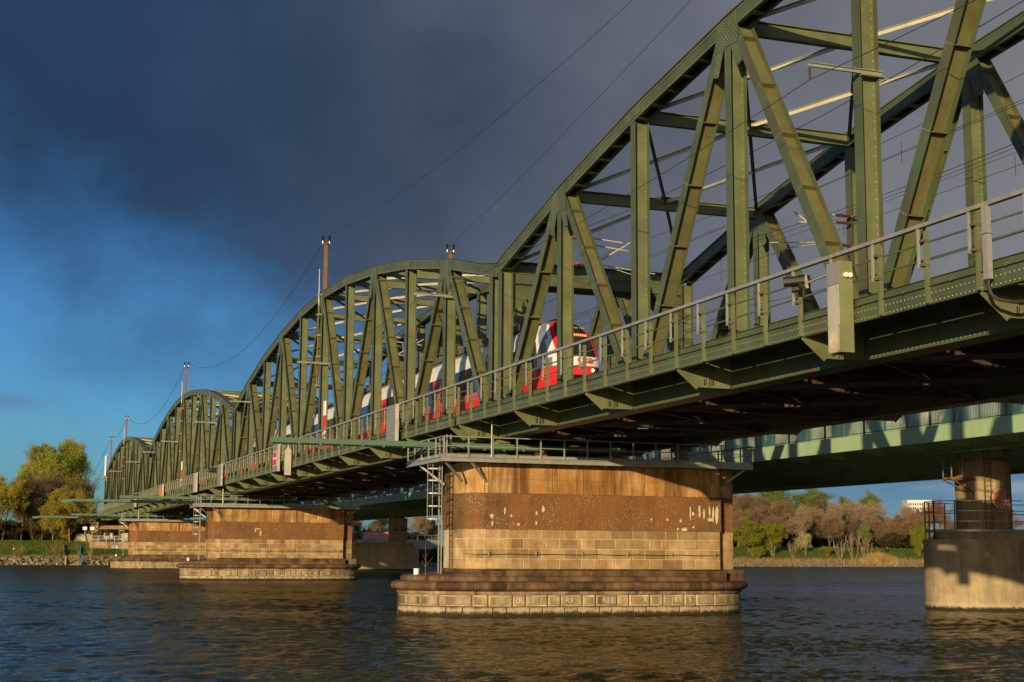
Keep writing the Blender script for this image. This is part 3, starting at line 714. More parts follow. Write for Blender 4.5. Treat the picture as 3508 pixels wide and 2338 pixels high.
    for i in range(4):
        z1, z0 = rows[i], rows[i+1]
        xs_ = ra if i % 2 == 0 else rb
        ss = [0, LS*.33 if i % 2 else LS*.25, LS*.66 if i % 2 else LS*.55] + ([LS*.85] if i % 2 == 0 else []) + [LS if x == -1.3 else S4(x) for x in xs_]
        ss[-1] = C4[-1]
        for a, b in zip(ss[:-1], ss[1:]): piece(A4, a, b, flat(z0, z1, .013, .016), C4, .013, .016).build('stone_block', M['stone'], T)
        mb = MB(); mb.prism([(11.02, -2.0), (12.02, -1.89), (12.52, 0), (12.02, 1.89), (11.02, 2.0)], 'z', z0+.01, z1-.01); mb.build('stone_block', M['stone'], T)
    outline(.035, 3.99, 5.66, M['rough'], 'rough_concrete_band')
    outline(-.01, 5.66, 7.08, M['nose'], 'head_core')
    xs_ = [-1.3, -1.1, .5, 2.1, 3.7, 5.3, 6.9, 8.5, 10.1, 10.45, 11.0]
    ss = [0, LS*.45] + [LS if x == -1.3 else S4(x) for x in xs_]; ss[-1] = C4[-1]
    for a, b in zip(ss[:-1], ss[1:]):
        for z0, z1 in ((5.665, 6.32), (6.32, 7.07)):
            piece(A4, a, b, flat(z0, z1, .002 if z0 > 6 else .004, .004, .03), C4, .012, .012).build('concrete_panel', M['panel'], T)
    MB().prism([(11.02, -2.0), (12.04, -1.9), (12.54, 0), (12.04, 1.9), (11.02, 2.0)], 'z', 5.68, 7.07).build('concrete_panel', M['panel'], T)
    return T
PIER1 = make_pier(); PIER1['label'] = 'nearest and largest-looking stone bridge pier, with chalk marks along its base'
PIER2 = copy_tree(PIER1); PIER2.location = (0, 80, 0); PIER2['label'] = 'middle stone bridge pier, with a white paint stroke on its dark band'
PIER3 = copy_tree(PIER1); PIER3.location = (0, 160, 0); PIER3['label'] = 'farthest stone bridge pier, nearest to the left bank'

def blob(w, h, seed, n=11):
    r = random.Random(seed); return [(w/2*math.cos(t)*r.uniform(.6, 1.1), h/2*math.sin(t)*r.uniform(.6, 1.1)) for t in [2*math.pi*i/n for i in range(n)]]
def patch(P, x, z, w, h, seed, y=-2.541, mat='patch', nm='paint_patch'):
    mb = MB(); mb.prism([(x+a, z+b) for a, b in blob(w, h, seed)], 'y', y-.003, y+.004); mb.build(nm, M[mat], P)
for i, (x, z, w, h) in enumerate([(-.95,4.6,.20,.22),(-.92,4.25,.13,.28),(-.3,4.85,.10,.40),(.02,4.62,.13,.16),(.38,4.22,.18,.16),(1.28,4.75,.10,.2),(1.62,4.95,.16,.36),(1.27,4.3,.12,.2),(7.25,4.55,.14,.14),(8.1,4.55,.12,.16),(8.82,4.5,.13,.2),(9.35,4.9,.10,.75),(9.5,4.85,.18,.2),(9.85,5.0,.13,.8),(10.1,4.85,.14,.55),(10.40,4.98,.11,.6),(10.60,4.86,.13,.8),(10.80,4.86,.20,.95),(10.45,4.58,.34,.22),(9.0,4.08,.40,.22),(8.65,4.1,.14,.12),(9.5,4.2,.12,.16)]):
    patch(PIER1, x, z, w, h, i)
for i, (x, z, w, h) in enumerate([(2.35,5.0,.9,.12),(2.15,4.8,.16,.35),(2.65,4.62,.20,.7)]): patch(PIER2, x, z, w, h, 40+i)
for txt, x in (('R', .15), ('7', .75), ('R9', 2.55), ('R11', 4.5), ('R', 6.45), ('R1', 8.15), ('5', 8.8), ('|', -.05), ('|', 1.15), ('|', 7.85), ('|', 9.05)):
    o = put('chalk_lettering', text_mesh(txt, .36, M['chalk'], .002), PIER1, (x, -3.541, .73)); o.rotation_euler = (R(90), R(random.Random(x).uniform(-6, 6)), 0)
# wire rope with hangers along each pier
def rope(y0, nm):
    t = thing('wire_rope', f'thin wire rope with small white hangers strung along the {nm} stone pier', 'rope', (0, y0, 2.85), 'wire ropes along the piers')
    pts = [(-2.3 + 13.2*i/24, -2.60, -.03*math.sin(math.pi*(i % 4)/4)) for i in range(25)]
    MB().path(pts, .012, 4).build('rope', M['wire'], t)
    hm = MB().box(-.03, .03, -2.63, -2.53, -.10, .10).box(-.06, .06, -2.62, -2.55, .03, .05).box(-.05, .05, -2.62, -2.55, -.06, -.04).mesh('hanger', M['galv'])
    for i in range(6): put('hanger', hm, t, (-1.1+2.35*i, 0, .02))
for y0, nm in ((0, 'nearest'), (80, 'middle'), (160, 'farthest')): rope(y0, nm)
# mooring bollards on the pier noses
def bollard(x, y, z, lab, red=False):
    t = thing('bollard', lab, 'bollard', (x, y, z), 'mooring bollards on the pier noses')
    MB().tube((0,0,0), (0,0,.30), .13, .13, 14).build('drum', M['white'], t)
    MB().tube((0,0,.301), (0,0,.34), .15, .14, 14).build('cap', M['red'] if red else M['white'], t)
bollard(-4.0, -.6, 1.80, 'white bollard on the left nose of the nearest pier'); bollard(11.75, -1.2, 2.10, 'red-topped white bollard on the right end of the nearest pier', True)
bollard(-4.0, 79.4, 1.80, 'white bollard on the left nose of the middle pier'); bollard(11.75, 78.8, 2.1, 'white bollard on the right end of the middle pier'); bollard(-4.0, 159.4, 1.8, 'white bollard on the left nose of the farthest pier')
# bare sapling growing from the near pier
t = thing('sapling', 'thin leafless sapling growing from the left nose of the nearest pier', 'sapling', (-3.9, -1.7, 1.7))
mb = MB(); mb.tube((0,0,0),(.02,0,.75),.016,.012,5).tube((.02,0,.75),(-.02,0,1.6),.012,.005,5); mb.build('stem', M['wood'], t)
for a, b in (((.02,0,.55),(.38,0,1.0)), ((.02,0,.8),(-.16,0,1.15)), ((.0,0,.95),(.14,0,1.2)), ((.02,0,.5),(-.2,0,.85))): MB().tube(a, b, .008, .003, 4).build('twig', M['wood'], t)

# ------------------------------------------------------------------ inspection platforms on the piers
def make_platform():
    T = thing('inspection_platform', 'x', 'platform', (0, 0, 7.04), 'steel platforms round the pier heads')
    x0, x1, y0, y1 = -3.6, 12.4, -3.3, 2.6; g = M['galv']
    MB().box(x0, x1, y0-.04, y0, 0, .22).box(x0, x1, y0-.10, y0-.04, .19, .22).box(x0, x1, y0-.10, y0-.04, 0, .03).build('edge_beam', g, T)
    MB().box(x0-.04, x0, y0, y1, 0, .22).box(x0-.10, x0-.04, y0, y1, .19, .22).box(x0-.10, x0-.04, y0, y1, 0, .03).build('edge_beam', g, T)
    MB().box(x1, x1+.04, y0, y1, 0, .22).build('edge_beam', g, T)
    mb = MB(); mb.box(x0+.02, x1-.02, y0+.01, -2.45, .10, .14).box(x0+.02, -2.6, -2.4, y1, .10, .14).box(11.3, x1-.02, -2.4, y1, .10, .14); mb.build('grating', g, T)
    for a in (('h', x0, x1, y0), ('v', y0, y1, x0), ('v', y0, y1, x1)):
        for z, s in ((1.15, .022), (.72, .018)):
            mb = MB()
            if a[0] == 'h': mb.box(a[1], a[2], a[3]+.02-s, a[3]+.02+s, z-s, z+s)
            else: mb.box(a[3]+.02-s, a[3]+.02+s, a[1], a[2], z-s, z+s)
            mb.build('rail', g, T)
        mb = MB()
        if a[0] == 'h': mb.box(a[1], a[2], a[3]+.03, a[3]+.04, .23, .36)
        else: mb.box(a[3]+.03, a[3]+.04, a[1], a[2], .23, .36)
        mb.build('toe_board', g, T)
    pm = MB().box(-.03, .03, -.03, .03, .05, 1.15).mesh('post', g)
    for i in range(14): put('post', pm, T, (x0+.03+i*1.19 if i < 13 else x1-.03, y0-.005, 0))
    for i in range(1, 6): put('post', pm, T, (x0, y0+i*1.18, 0)); put('post', pm, T, (x1, y0+i*1.18, 0))
    for i in range(2): put('post', pm, T, (x0+.35+.2*i, y0+.6, .12))
    bm_ = MB()
    for (a, b) in (((-3.4, -3.0, 0), (-2.3, -2.2, -.85)), ((-2.2, -3.2, 0), (-1.25, -2.56, -.85)), ((-3.5, .8, 0), (-2.35, .5, -.9)), ((12.2, -2.9, 0), (11.45, -1.9, -.75))):
        MB().beam(a, b, .09, .09).build('brace', g, T)
    foot = MB().box(-.08, .08, -2.62, -2.53, -.10, .0).mesh('foot_plate', g)
    for i in range(9): put('foot_plate', foot, T, (-1.2+1.5*i, 0, 0))
    mb = MB().tube((-1.27, -3.36, .2), (-1.27, -3.36, 1.98), .035, n=8); mb.build('conduit', g, T)
    # ladder with safety cage at the left end
    Lx, Ly = -3.10, -1.35
    for dy in (-.22, .22):
        MB().box(Lx-.03, Lx+.03, Ly+dy-.015, Ly+dy+.015, -5.25, 1.2).build('ladder_stile', g, T)
    rg = MB().tube((Lx, Ly-.22, 0), (Lx, Ly+.22, 0), .013, n=5).mesh('rung', g)
    for i in range(20): put('rung', rg, T, (0, 0, -5.1+i*.28))
    mb = MB()
    for i in range(5):
        th = math.pi/2 + math.pi*i/4; cx, cy = Lx-.02+.62*math.cos(th), Ly+.30*math.sin(th)
        mb.box(cx-.018, cx+.018, cy-.005, cy+.005, -2.6, -.05)
    for z in (-2.6, -2.0, -1.4, -.8, -.25):
        pts = [(Lx-.02+.62*math.cos(math.pi/2+math.pi*i/8), Ly+.30*math.sin(math.pi/2+math.pi*i/8), z) for i in range(9)]
        for a, b in zip(pts[:-1], pts[1:]): mb.beam(a, b, .012, .05)
    mb.build('safety_cage', g, T)
    return T
PL1 = make_platform(); PL1['label'] = 'galvanised walkway with railing and caged ladder round the head of the nearest pier'
PL2 = copy_tree(PL1); PL2.location = (0, 80, 7.04); PL2['label'] = 'galvanised walkway with railing and caged ladder round the head of the middle pier'
PL3 = copy_tree(PL1); PL3.location = (0, 160, 7.04); PL3['label'] = 'galvanised walkway with railing and caged ladder round the head of the farthest pier'
# long green booms reaching out over the river
def boom(y, z, x0, x1, lab, tip=False):
    t = thing('mooring_boom', lab, 'boom', (x1, y, z), 'green steel booms at the piers'); L_ = x1-x0
    MB().box(-L_, 0, -.09, .09, -.12, .12).build('beam', M['boom'], t)
    MB().box(-L_+.1, 0, -.03, .03, -.19, -.125).build('cable_tray', M['black'], t)
    cm = MB().box(-.05, .05, -.10, .10, -.20, -.10).mesh('clip', M['boom'])
    for i in range(int(L_/1.0)): put('clip', cm, t, (-.4-i*1.0, 0, 0))
    if tip: MB().prism([(-L_, -.2), (-L_-.9, -.28), (-L_-1.1, 0), (-L_, .1)], 'y', -.08, .08).build('tip', M['boom'], t)
boom(-.9, 7.95, -11.1, 6.6, 'long upper green boom reaching out to the left from the nearest pier')
boom(1.0, 7.62, -3.2, 7.6, 'drawn-in lower green boom behind the railing of the nearest pier')
boom(79.1, 7.95, -10.8, 6.6, 'upper green boom reaching out from the middle pier')
boom(80.6, 7.60, -15.1, 2.2, 'lower, farther reaching green boom at the middle pier', True)
boom(159.1, 7.95, -10.8, 6.6, 'upper green boom reaching out from the farthest pier')
boom(160.6, 7.58, -15.1, 2.2, 'lower, farther reaching green boom at the farthest pier', True)
# grey steel trestle posts standing on the near pier head
for x in (2.05, 6.2):
    t = thing('jacking_trestle', f'brown tapered steel trestle on the nearest pier head, {"left" if x < 4 else "right"} of the two', 'trestle', (x, -.6, 7.1), 'jacking trestles')
    for s in (0, .32): MB().prism([(s-.16+.02, 0), (s+.14, 0), (s+.12 if s else s+.13, 1.0), (s-.10 if not s else s-.13, 1.0)], 'y', -.15, .15).build('leg', M['mastrust'], t)

# ------------------------------------------------------------------ road bridge with footway, beyond the railway bridge
RB = thing('road_bridge', 'pale green road bridge with teal railing running behind the railway bridge', 'bridge', (0, 0, 0))
Y0, Y1, FX = -60, 330, 22.0
MB().box(FX, FX+.04, Y0, Y1, 8.68, 9.44).box(FX, FX+.25, Y0, Y1, 8.64, 8.679).box(FX-.03, FX+.3, Y0, Y1, 9.441, 9.47).build('fascia_beam', M['palegreen'], RB)
MB().box(FX+.31, 46, Y0, Y1, 9.30, 9.46).build('deck', M['soffit'], RB)
for x in (25.6, 31.0, 37.0, 42.4):
    MB().box(x-.02, x+.02, Y0, Y1, 8.45 if x in (25.6, 42.4) else 8.8, 9.29).box(x-.3, x+.3, Y0, Y1, 8.41 if x in (25.6, 42.4) else 8.76, 8.449 if x in (25.6, 42.4) else 8.799).build('main_girder', M['soffit'], RB)
bk = MB().prism([(FX+.05, 9.28), (FX+.05, 8.95), (25.55, 8.60), (25.55, 9.28)], 'y', -.015, .015).beam((FX+.05, 0, 8.93), (25.55, 0, 8.58), .16, .03).mesh('bracket', M['palegreen'])
cg = MB().box(25.63, 42.35, -.012, .012, 8.62, 9.29).box(25.63, 42.35, -.13, .13, 8.59, 8.619).mesh('cross_beam', M['soffit'])
y = Y0+1
while y < 250:
    put('bracket', bk, RB, (0, y, 0)); put('cross_beam', cg, RB, (0, y, 0)); y += 4.0
pst = MB().box(FX+.02, FX+.10, -.04, .04, 9.47, 10.36).mesh('rail_post', M['teal'])
# balusters 3-4 photo pixels wide: one mesh per bay
bal = MB()
for i in range(1, 17): bal.box(FX+.05, FX+.075, i*.1176-.008, i*.1176+.008, 9.50, 10.27)
balm = stuff_mesh = bal.mesh('balusters', M['teal'])
scr_m = [MB().box(FX+2.9, FX+2.94, .02, 1.98, 9.47, 11.2).mesh('screen_panel', plain('screen_%d' % i, c, .5, .3, .9, dstretch=(1, 6, .3), dirt=d, dirt_amt=.8)) for i, (c, d) in enumerate([((.46,.47,.46), (.12,.16,.18)), ((.30,.36,.36), (.10,.13,.15)), ((.50,.46,.44), (.16,.12,.20)), ((.36,.42,.36), (.5,.5,.44))])]
rr = random.Random(8); i = 0
y = -22.5
while y < 205:
    put('rail_post', pst, RB, (0, y, 0))
    if y < 60: stuff(put('balusters', balm, RB, (0, y, 0)))
    if y < 120: put('screen_panel', scr_m[rr.randrange(4)], RB, (0, y, 0))
    y += 2.0
MB().box(FX+.03, FX+.10, Y0, Y1, 10.31, 10.38).build('top_rail', M['teal'], RB)
MB().box(FX+.04, FX+.09, Y0, Y1, 9.52, 9.57).build('bottom_rail', M['teal'], RB)
MB().box(FX+.06, FX+.065, 60, 205, 9.6, 10.3).build('far_baluster_field', M['teal'], RB)
MB().box(FX+2.9, FX+2.94, 122, 210, 9.47, 11.2).build('far_screen', scr_m[3].materials[0], RB)

def road_pier(y0, lab, near):
    T = thing('road_bridge_pier', lab, 'bridge pier', (34, y0, 0), 'concrete piers of the road bridge')
    o = full(capsule(-5.6, 5.6, 2.8, 2.8, 2.8, 10))
    for z0, z1 in ((-1.2, .95), (.965, 2.25), (2.265, 3.55)): MB().prism(o, 'z', z0, z1).build('concrete_lift', M['concrete'], T)
    MB().prism(full(capsule(-5.6, 5.6, 2.77, 2.77, 2.77, 10)), 'z', -1.2, 3.5).build('core', M['concrete'], T)
    o2 = full(capsule(-5.6, 5.6, 2.83, 2.83, 2.83, 10)); MB().prism(o2, 'z', 3.551, 3.78).build('pier_cap', M['concrete'], T)
    MB().prism(full(capsule(-5.2, 5.2, 2.5, 2.5, 2.5, 10)), 'z', 3.781, 4.15).build('upstand', M['concrete'], T)
    g = M['galv']; at, cum, sx = perimeter(capsule(-5.6, 5.6, 2.7, 2.7, 2.7, 10)); L_ = cum[-1]
    for sgn in (1, -1):
        for z in (5.85, 5.3, 4.75):
            pts = [at(L_*i/48) for i in range(49)]; mb = MB()
            for a, b in zip(pts[:-1], pts[1:]): mb.beam((a[0], sgn*a[1], z), (b[0], sgn*b[1], z), .035, .045)
            mb.build('rail', g, T)
        pts = [at(L_*i/48, -.02) for i in range(49)]; mb = MB()
        for a, b in zip(pts[:-1], pts[1:]): mb.beam((a[0], sgn*a[1], 4.25), (b[0], sgn*b[1], 4.25), .02, .14)
        mb.build('toe_board', g, T)
        for i in range(15):
            a = at(L_*i/14); MB().box(a[0]-.03, a[0]+.03, sgn*a[1]-.03, sgn*a[1]+.03, 3.8, 5.87).build('post', g, T)
    for cx in (-5.0, 5.0):
        col = MB()
        prof = [(1.50, 4.152), (1.50, 5.33), (1.58, 5.34), (1.58, 5.42), (1.50, 5.43), (1.50, 8.05)]
        col.grid([[(cx+r*math.cos(2*math.pi*i/40), r*math.sin(2*math.pi*i/40), z) for i in range(40)] for r, z in prof], close=True)
        col.f.append(tuple(range(len(col.v)-40, len(col.v)))); col.m.append(0)
        K = col.build('column', M['concrete'], T)
        MB().tube((cx, 0, 8.055), (cx, 0, 8.30), 1.05, 1.05, 24).build('bearing_ring', M['cabinet'], K); MB().box(cx-.9, cx+.9, -.7, .7, 8.301, 8.76).build('bearing_block', M['soffit'], K)
    # ladder and small landing on the left column
    lx, ly = (-5.95, -1.62) if near else (-5.95+10, -1.62)
    for s in (-.21, .21): MB().box(lx+s-.02, lx+s+.02, ly-.04, ly, 4.2, 9.3 if near else 8.6).build('ladder_stile', M['mastrust'], T)
    rg = MB().tube((lx-.21, ly-.02, 0), (lx+.21, ly-.02, 0), .014, n=5).mesh('rung', M['mastrust'])
    for i in range(16): put('rung', rg, T, (0, 0, 4.4+i*.29))
    if near:
        mb = MB(); mb.box(-7.95, -6.4, -1.2, -.4, 7.0, 7.14)
        mb.build('landing', M['mastrust'], T)
        for a, b in (((-7.9, -1.2, 7), (-6.35, -1.0, 6.3)), ((-7.9, -.4, 7), (-6.35, -.6, 6.3))): MB().beam(a, b, .06, .06).build('landing_brace', M['mastrust'], T)
        mb = MB()
        for x in (-7.92, -7.2, -6.45):
            mb.box(x-.025, x+.025, -1.2, -1.15, 7.14, 8.2)
        mb.box(-7.94, -6.43, -1.2, -1.16, 8.16, 8.2).box(-7.94, -6.43, -1.2, -1.16, 7.65, 7.69).box(-7.94, -7.90, -1.2, -.4, 8.16, 8.2).box(-7.94, -7.9, -.45, -.4, 7.14, 8.2)
        mb.build('landing_rail', M['galv'], T)
        # pink graffiti on the column, as thin curved patches
        def disc(mb, cx, a0, da, zc, h, r):
            rows = []
            for i in range(15):
                t = -1+2*i/14; e = h*math.sqrt(max(0, 1-abs(t)**2.4)); a = a0+da*t
                rows.append([(cx+r*math.sin(a), -r*math.cos(a), zc-e), (cx+r*math.sin(a), -r*math.cos(a), zc+e)])
            mb.grid(rows)
        for nm, mat, a0, da, zc, hz_, r in (('graffiti_shadow', 'graffiti_dark', -.10, .34, 6.0, .52, 1.508), ('graffiti_outline', 'chalk', .0, .37, 6.02, .56, 1.511), ('graffiti_fill', 'graffiti_pink', .0, .33, 6.02, .50, 1.514), ('graffiti_fill', 'graffiti_pink', .52, .28, 6.04, .44, 1.513)):
            mb = MB(); disc(mb, -5.0, a0, da, zc, hz_, r); mb.build(nm, M[mat], T, fix=False)
        for a0 in (.32, .52, .68):
            mb = MB(); disc(mb, -5.0, a0, .03, 6.02, .32, 1.519); mb.build('graffiti_stroke', M['graffiti_dark'], T, fix=False)
    else:
        o = put('graffiti_lettering', text_mesh('EAZU', .85, M['graffiti_dark'], .004), T, (4.9, -1.53, 6.3)); o.rotation_euler = (R(90), 0, 0)
    return T
road_pier(.5, 'concrete road bridge pier with pink graffiti, cut off by the right edge', True)
road_pier(158.5, 'far concrete road bridge pier seen between the nearest and middle stone piers', False)
# ------------------------------------------------------------------ commuter train on the near track
TX, RZ = 2.95, 10.15
PROF = [(0.40, 1.28), (0.95, 1.40), (1.35, 1.41), (2.05, 1.41), (2.80, 1.41), (3.30, 1.34), (3.70, 1.14), (3.98, .80), (4.10, .0)]
def prof_pts(w=1.0, ztop=4.10, zb=0.40):
    zs = [zb + (z-.40)*(ztop-zb)/(4.10-.40) for z, _ in PROF]
    pts = [(-x*w, z) for (_, x), z in zip(PROF, zs)]
    return pts + [(-x, z) for x, z in pts[:-1][::-1]]
def make_train():
    T = thing('commuter_train', 'red, white and black commuter train heading towards the camera on the bridge', 'train', (TX, -4.0, RZ))
    mats = [M['train_red'], M['train_white'], M['window'], M['train_black'], M['train_blue'], M['board']]
    def band(z):   # livery by height
        return 0 if z < 1.35 else (2 if z < 2.75 else (1 if z < 3.75 else 5))
    def car(y0, y1, nose_front, nose_back, k):
        mb = MB(); a, b = y0 + (3.4 if nose_front else 0), y1 - (3.4 if nose_back else 0)
        P = prof_pts(); rows = [[(x, y, z) for x, z in P] for y in [a + (b-a)*i/6 for i in range(7)]]
        n = len(P)
        for i in range(6):
            for j in range(n-1):
                mb.cur = band((P[j][1]+P[j+1][1])/2); mb.quad(rows[i][j], rows[i][j+1], rows[i+1][j+1], rows[i+1][j])
        mb.cur = 3
        for r in (rows[0], rows[-1]):
            kk = len(mb.v); mb.v += r; mb.f.append(tuple(range(kk, kk+n))); mb.m.append(3)
        body = mb.build('car_body', mats, T, smooth=False)
        # doors and windows
        L_ = b-a
        for sx in (-1, 1):
            for fr in (.24, .72):
                y = a + L_*fr; m2 = MB(); m2.box(min(sx*1.412, sx*1.43), max(sx*1.412, sx*1.43), y-.70, y+.70, .45, 2.78); d = m2.build('door', M['train_red'], body)
                m3 = MB()
                for s in (-.36, .36): m3.box(min(sx*1.431, sx*1.437), max(sx*1.431, sx*1.437), y+s-.22, y+s+.22, 1.25, 2.5)
                m3.build('door_window', M['window'], d)
            for fr in (.06, .42, .52, .90):
                y = a + L_*fr; m2 = MB(); m2.box(min(sx*1.411, sx*1.418), max(sx*1.411, sx*1.418), y-.9, y+.9, 1.5, 2.45); m2.build('window', M['window'], body)
            m2 = MB(); m2.box(min(sx*1.411, sx*1.416), max(sx*1.411, sx*1.416), a+L_*.30, a+L_*.34, 1.36, 2.62); m2.build('white_pillar', M['train_white'], body)
        # roof equipment
        rr = random.Random(k)
        for fr in (.15, .5, .82):
            y = a + L_*fr; m2 = MB()
            m2.box(-.95, .95, y-2.2, y+2.2, 4.0, 4.32)
            for q in range(5): m2.box(-.8+rr.uniform(0, .2), -.2, y-2+q*.85, y-1.5+q*.85, 4.32, 4.32+rr.uniform(.06, .22))
            m2.build('roof_unit', M['roofkit'], body)
        m2 = MB(); m2.box(-1.1, 1.1, y0+4, y1-4, .05, .42); m2.build('underframe', M['black'], body)
        for yb in (a+2.5, b-2.5):
            m2 = MB()
            for dy in (-1.2, 1.2):
                for sx in (-.75, .75): m2.tube((sx-.06, yb+dy, .43), (sx+.06, yb+dy, .43), .42, n=16)
            m2.build('bogie_wheels', M['black'], body)
        return body
    def nose(y0, d, lead):
        """cab: y0 = tip, d = +1 body lies towards +y"""
        mb = MB(); NS = 12; rows = []; ts = []
        zr = [0.42, .80, 1.12, 1.36, 1.56, 1.60, 2.00, 2.04, 2.45, 2.95, 3.40, 3.78, 4.02, 4.16]
        def setback(z):     # distance of the front surface behind the tip at height z
            return .10 + (0.0 if z < 1.9 else 2.3*((z-1.9)/2.26)**1.5) + (.10 if z < .9 else 0)
        def halfw(z):
            for (za, wa), (zb, wb) in zip(PROF[:-1], PROF[1:]):
                if z <= zb: return wa + (wb-wa)*(z-za)/(zb-za)
            return .2
        # front surface: rows by height, columns across; the flanks curve back in plan
        cols = [-1, -.93, -.86, -.8, -.66, -.5, -.33, -.16, 0, .16, .33, .5, .66, .8, .86, .93, 1]
        F = []
        for z in zr:
            w = halfw(min(z, 4.05)); row = []
            for c in cols:
                bow = .30*abs(c)**3; row.append((c*w*.76, y0 + d*(setback(z)+bow), z))
            F.append(row)
        for i in range(len(zr)-1):
            zm = (zr[i]+zr[i+1])/2
            for j in range(16):
                cm = abs((cols[j]+cols[j+1])/2)
                if zm < 1.58: mb.cur = 0
                elif zm < 2.02: mb.cur = 1
                elif cm < .80: mb.cur = 3
                else: mb.cur = 0
                if zm > 3.9: mb.cur = 3
                if zm < 1.0 and cm < .5: mb.cur = 3
                mb.quad(F[i][j], F[i][j+1], F[i+1][j+1], F[i+1][j])
        # flanks from the front edge back to the full body section
        yb = y0 + d*3.4
        for side in (0, -1):
            for i in range(len(zr)-1):
                a, b = F[i][side], F[i+1][side]; sg = -1 if side == 0 else 1
                A = (sg*halfw(min(zr[i], 4.05)), yb, zr[i]); B = (sg*halfw(min(zr[i+1], 4.05)), yb, zr[i+1])
                zm = (zr[i]+zr[i+1])/2
                steps = 8
                for q in range(steps):
                    t0, t1 = q/steps, (q+1)/steps
                    f = lambda u, v, t: (u[0]+(v[0]-u[0])*math.sin(t*math.pi/2)**.85, u[1]+(v[1]-u[1])*t, u[2]+(v[2]-u[2])*t)
                    p0, p1, p2, p3 = f(a, A, t0), f(a, A, t1), f(b, B, t1), f(b, B, t0)
                    ym = abs((p0[1]+p2[1])/2 - y0)
                    if zm < 1.58: mb.cur = 0
                    else:
                        s_ = ym - .62*(zm-1.6)
                        mb.cur = 4 if .75 < s_ < 1.45 else 1
                        if 1.6 < zm < 2.9 and ym > 2.3: mb.cur = 2
                    if zm > 3.9: mb.cur = 3
                    mb.quad(p0, p1, p2, p3)
        # roof over the cab
        mb.cur = 3
        top = F[-1]; back = [(c*halfw(4.05), yb, 4.16) for c in cols]
        for j in range(16): mb.quad(top[j], top[j+1], back[j+1], back[j])
        N_ = mb.build('cab', mats, T, smooth=False)
        if lead:
            for k_, (txt, sz, x, z, mt) in enumerate((('ÖBB', .40, .22, 1.80, 'train_red'), ('4746 116', .20, .45, 3.60, 'chalk'))):
                o = put('lettering', text_mesh(txt, sz, M[mt], .004), N_, (x, y0 + d*(setback(z)+.30*abs(x/1.07)**3) - .03, z))
                o.rotation_euler = (R(90 - (0 if z < 1.9 else 50)), 0, 0)
            m2 = MB()
            for xx in [-.15+.105*i for i in range(9)]:
                ya_, yb_ = [y0 + setback(zz) + .30*abs(xx/1.0)**3 - .03 for zz in (3.10, 3.24)]
                m2.quad((xx, ya_, 3.10), (xx+.06, ya_, 3.10), (xx+.06, yb_, 3.24), (xx, yb_, 3.24))
            m2.build('destination_display', M['led'], N_, fix=False)
            for sx in (-1, 1):
                for q in (.66, .86):
                    y = y0 + setback(1.0) + .30*(q/1.07)**3
                    MB().tube((sx*q, y-.04, 1.36), (sx*q, y+.05, 1.36), .085, n=14).build('headlight', M['headlamp'], N_)
                MB().box(min(sx*.56, sx*.98), max(sx*.56, sx*.98), y0+.16, y0+.6, 1.25, 1.48).build('lamp_housing', M['black'], N_)
            m2 = MB(); m2.tube((0, y0-.35, .62), (0, y0+.2, .62), .16, n=12); m2.box(-.22, .22, y0-.45, y0-.3, .45, .80); m2.build('coupler', M['train_black'], N_)
            m2 = MB(); m2.beam((.1, y0+.14, 2.1), (.75, y0+.45, 2.5), .03, .03); m2.build('wiper', M['black'], N_)
    ys = [0, 25, 50, 75]
    for u, off in enumerate((0.0, 75.8)):
        for k in range(3): car(off+k*25+(.25 if k else 0), off+(k+1)*25-(.25 if k < 2 else 0), k == 0, k == 2, u*3+k)
        for k in (1, 2): MB().box(-1.2, 1.2, off+k*25-.25, off+k*25+.25, .7, 3.7).build('gangway', M['black'], T)
        nose(off, 1, u == 0); nose(off+75, -1, False)
    # side lettering
    for txt, sz, y, z, mt in (('cityjet', .95, 8.8, 3.02, 'train_blue'), ('ÖBB', .42, 72.0, 2.98, 'train_red'), ('ÖBB', .42, 79.5, 2.98, 'train_red')):
        o = put('lettering', text_mesh(txt, sz, M[mt], .004), T, (-1.405, y, z)); o.rotation_euler = (R(90), 0, R(-90)); o.rotation_euler = (R(82), 0, R(-90))
    return T
make_train()

# ------------------------------------------------------------------ masts, wires and catenary
def cat(p, q, sag, n=24):
    p = Vector(p); q = Vector(q); return [tuple(p+(q-p)*(i/n) - Vector((0, 0, 4*sag*(i/n)*(1-i/n)))) for i in range(n+1)]
def mast(x, y, z0, z1, lab):
    t = thing('feeder_mast', lab, 'mast', (x, y, z0), 'feeder masts on the arches'); h = z1-z0-.75
    MB().box(-.12, .12, -.12, -.10, -.6, h).box(-.12, .12, .10, .12, -.6, h).box(-.012, .012, -.10, .10, -.6, h).build('shaft', M['mastrust'], t)
    MB().box(-.08, .08, -.36, .36, h, h+.10).box(-.36, .36, -.08, .08, h-.02, h+.08).build('crosshead', M['mastrust'], t)
    for s in (-1, 1):
        m2 = MB(); m2.tube((.26*s, 0, h+.08), (.26*s, 0, h+.28), .045, n=8); b = m2.build('insulator_base', M['white'], t)
        m3 = MB()
        for i in range(4): m3.tube((.26*s, 0, h+.30+i*.11), (.26*s, 0, h+.38+i*.11), .105, .06, 10)
        m3.build('insulator', M['black'], b)
    for i in range(int(h/.45)): MB().box(-.16 - (.14 if i % 2 else 0), .16 + (0 if i % 2 else .14), -.012, .012, .2+i*.45, .225+i*.45).build('step_iron', M['mastrust'], t)
zc = 22.35
ML = [(-40, 'near'), (40, 'near'), (120, 'near'), (200, 'near')]
mast(.31, 40.4, zc, 26.8, 'tall rusty mast on top of the second arch, left of the two masts seen there')
mast(10.13, 40, zc, 26.8, 'short-looking rusty mast behind the crown of the second arch, right of the two')
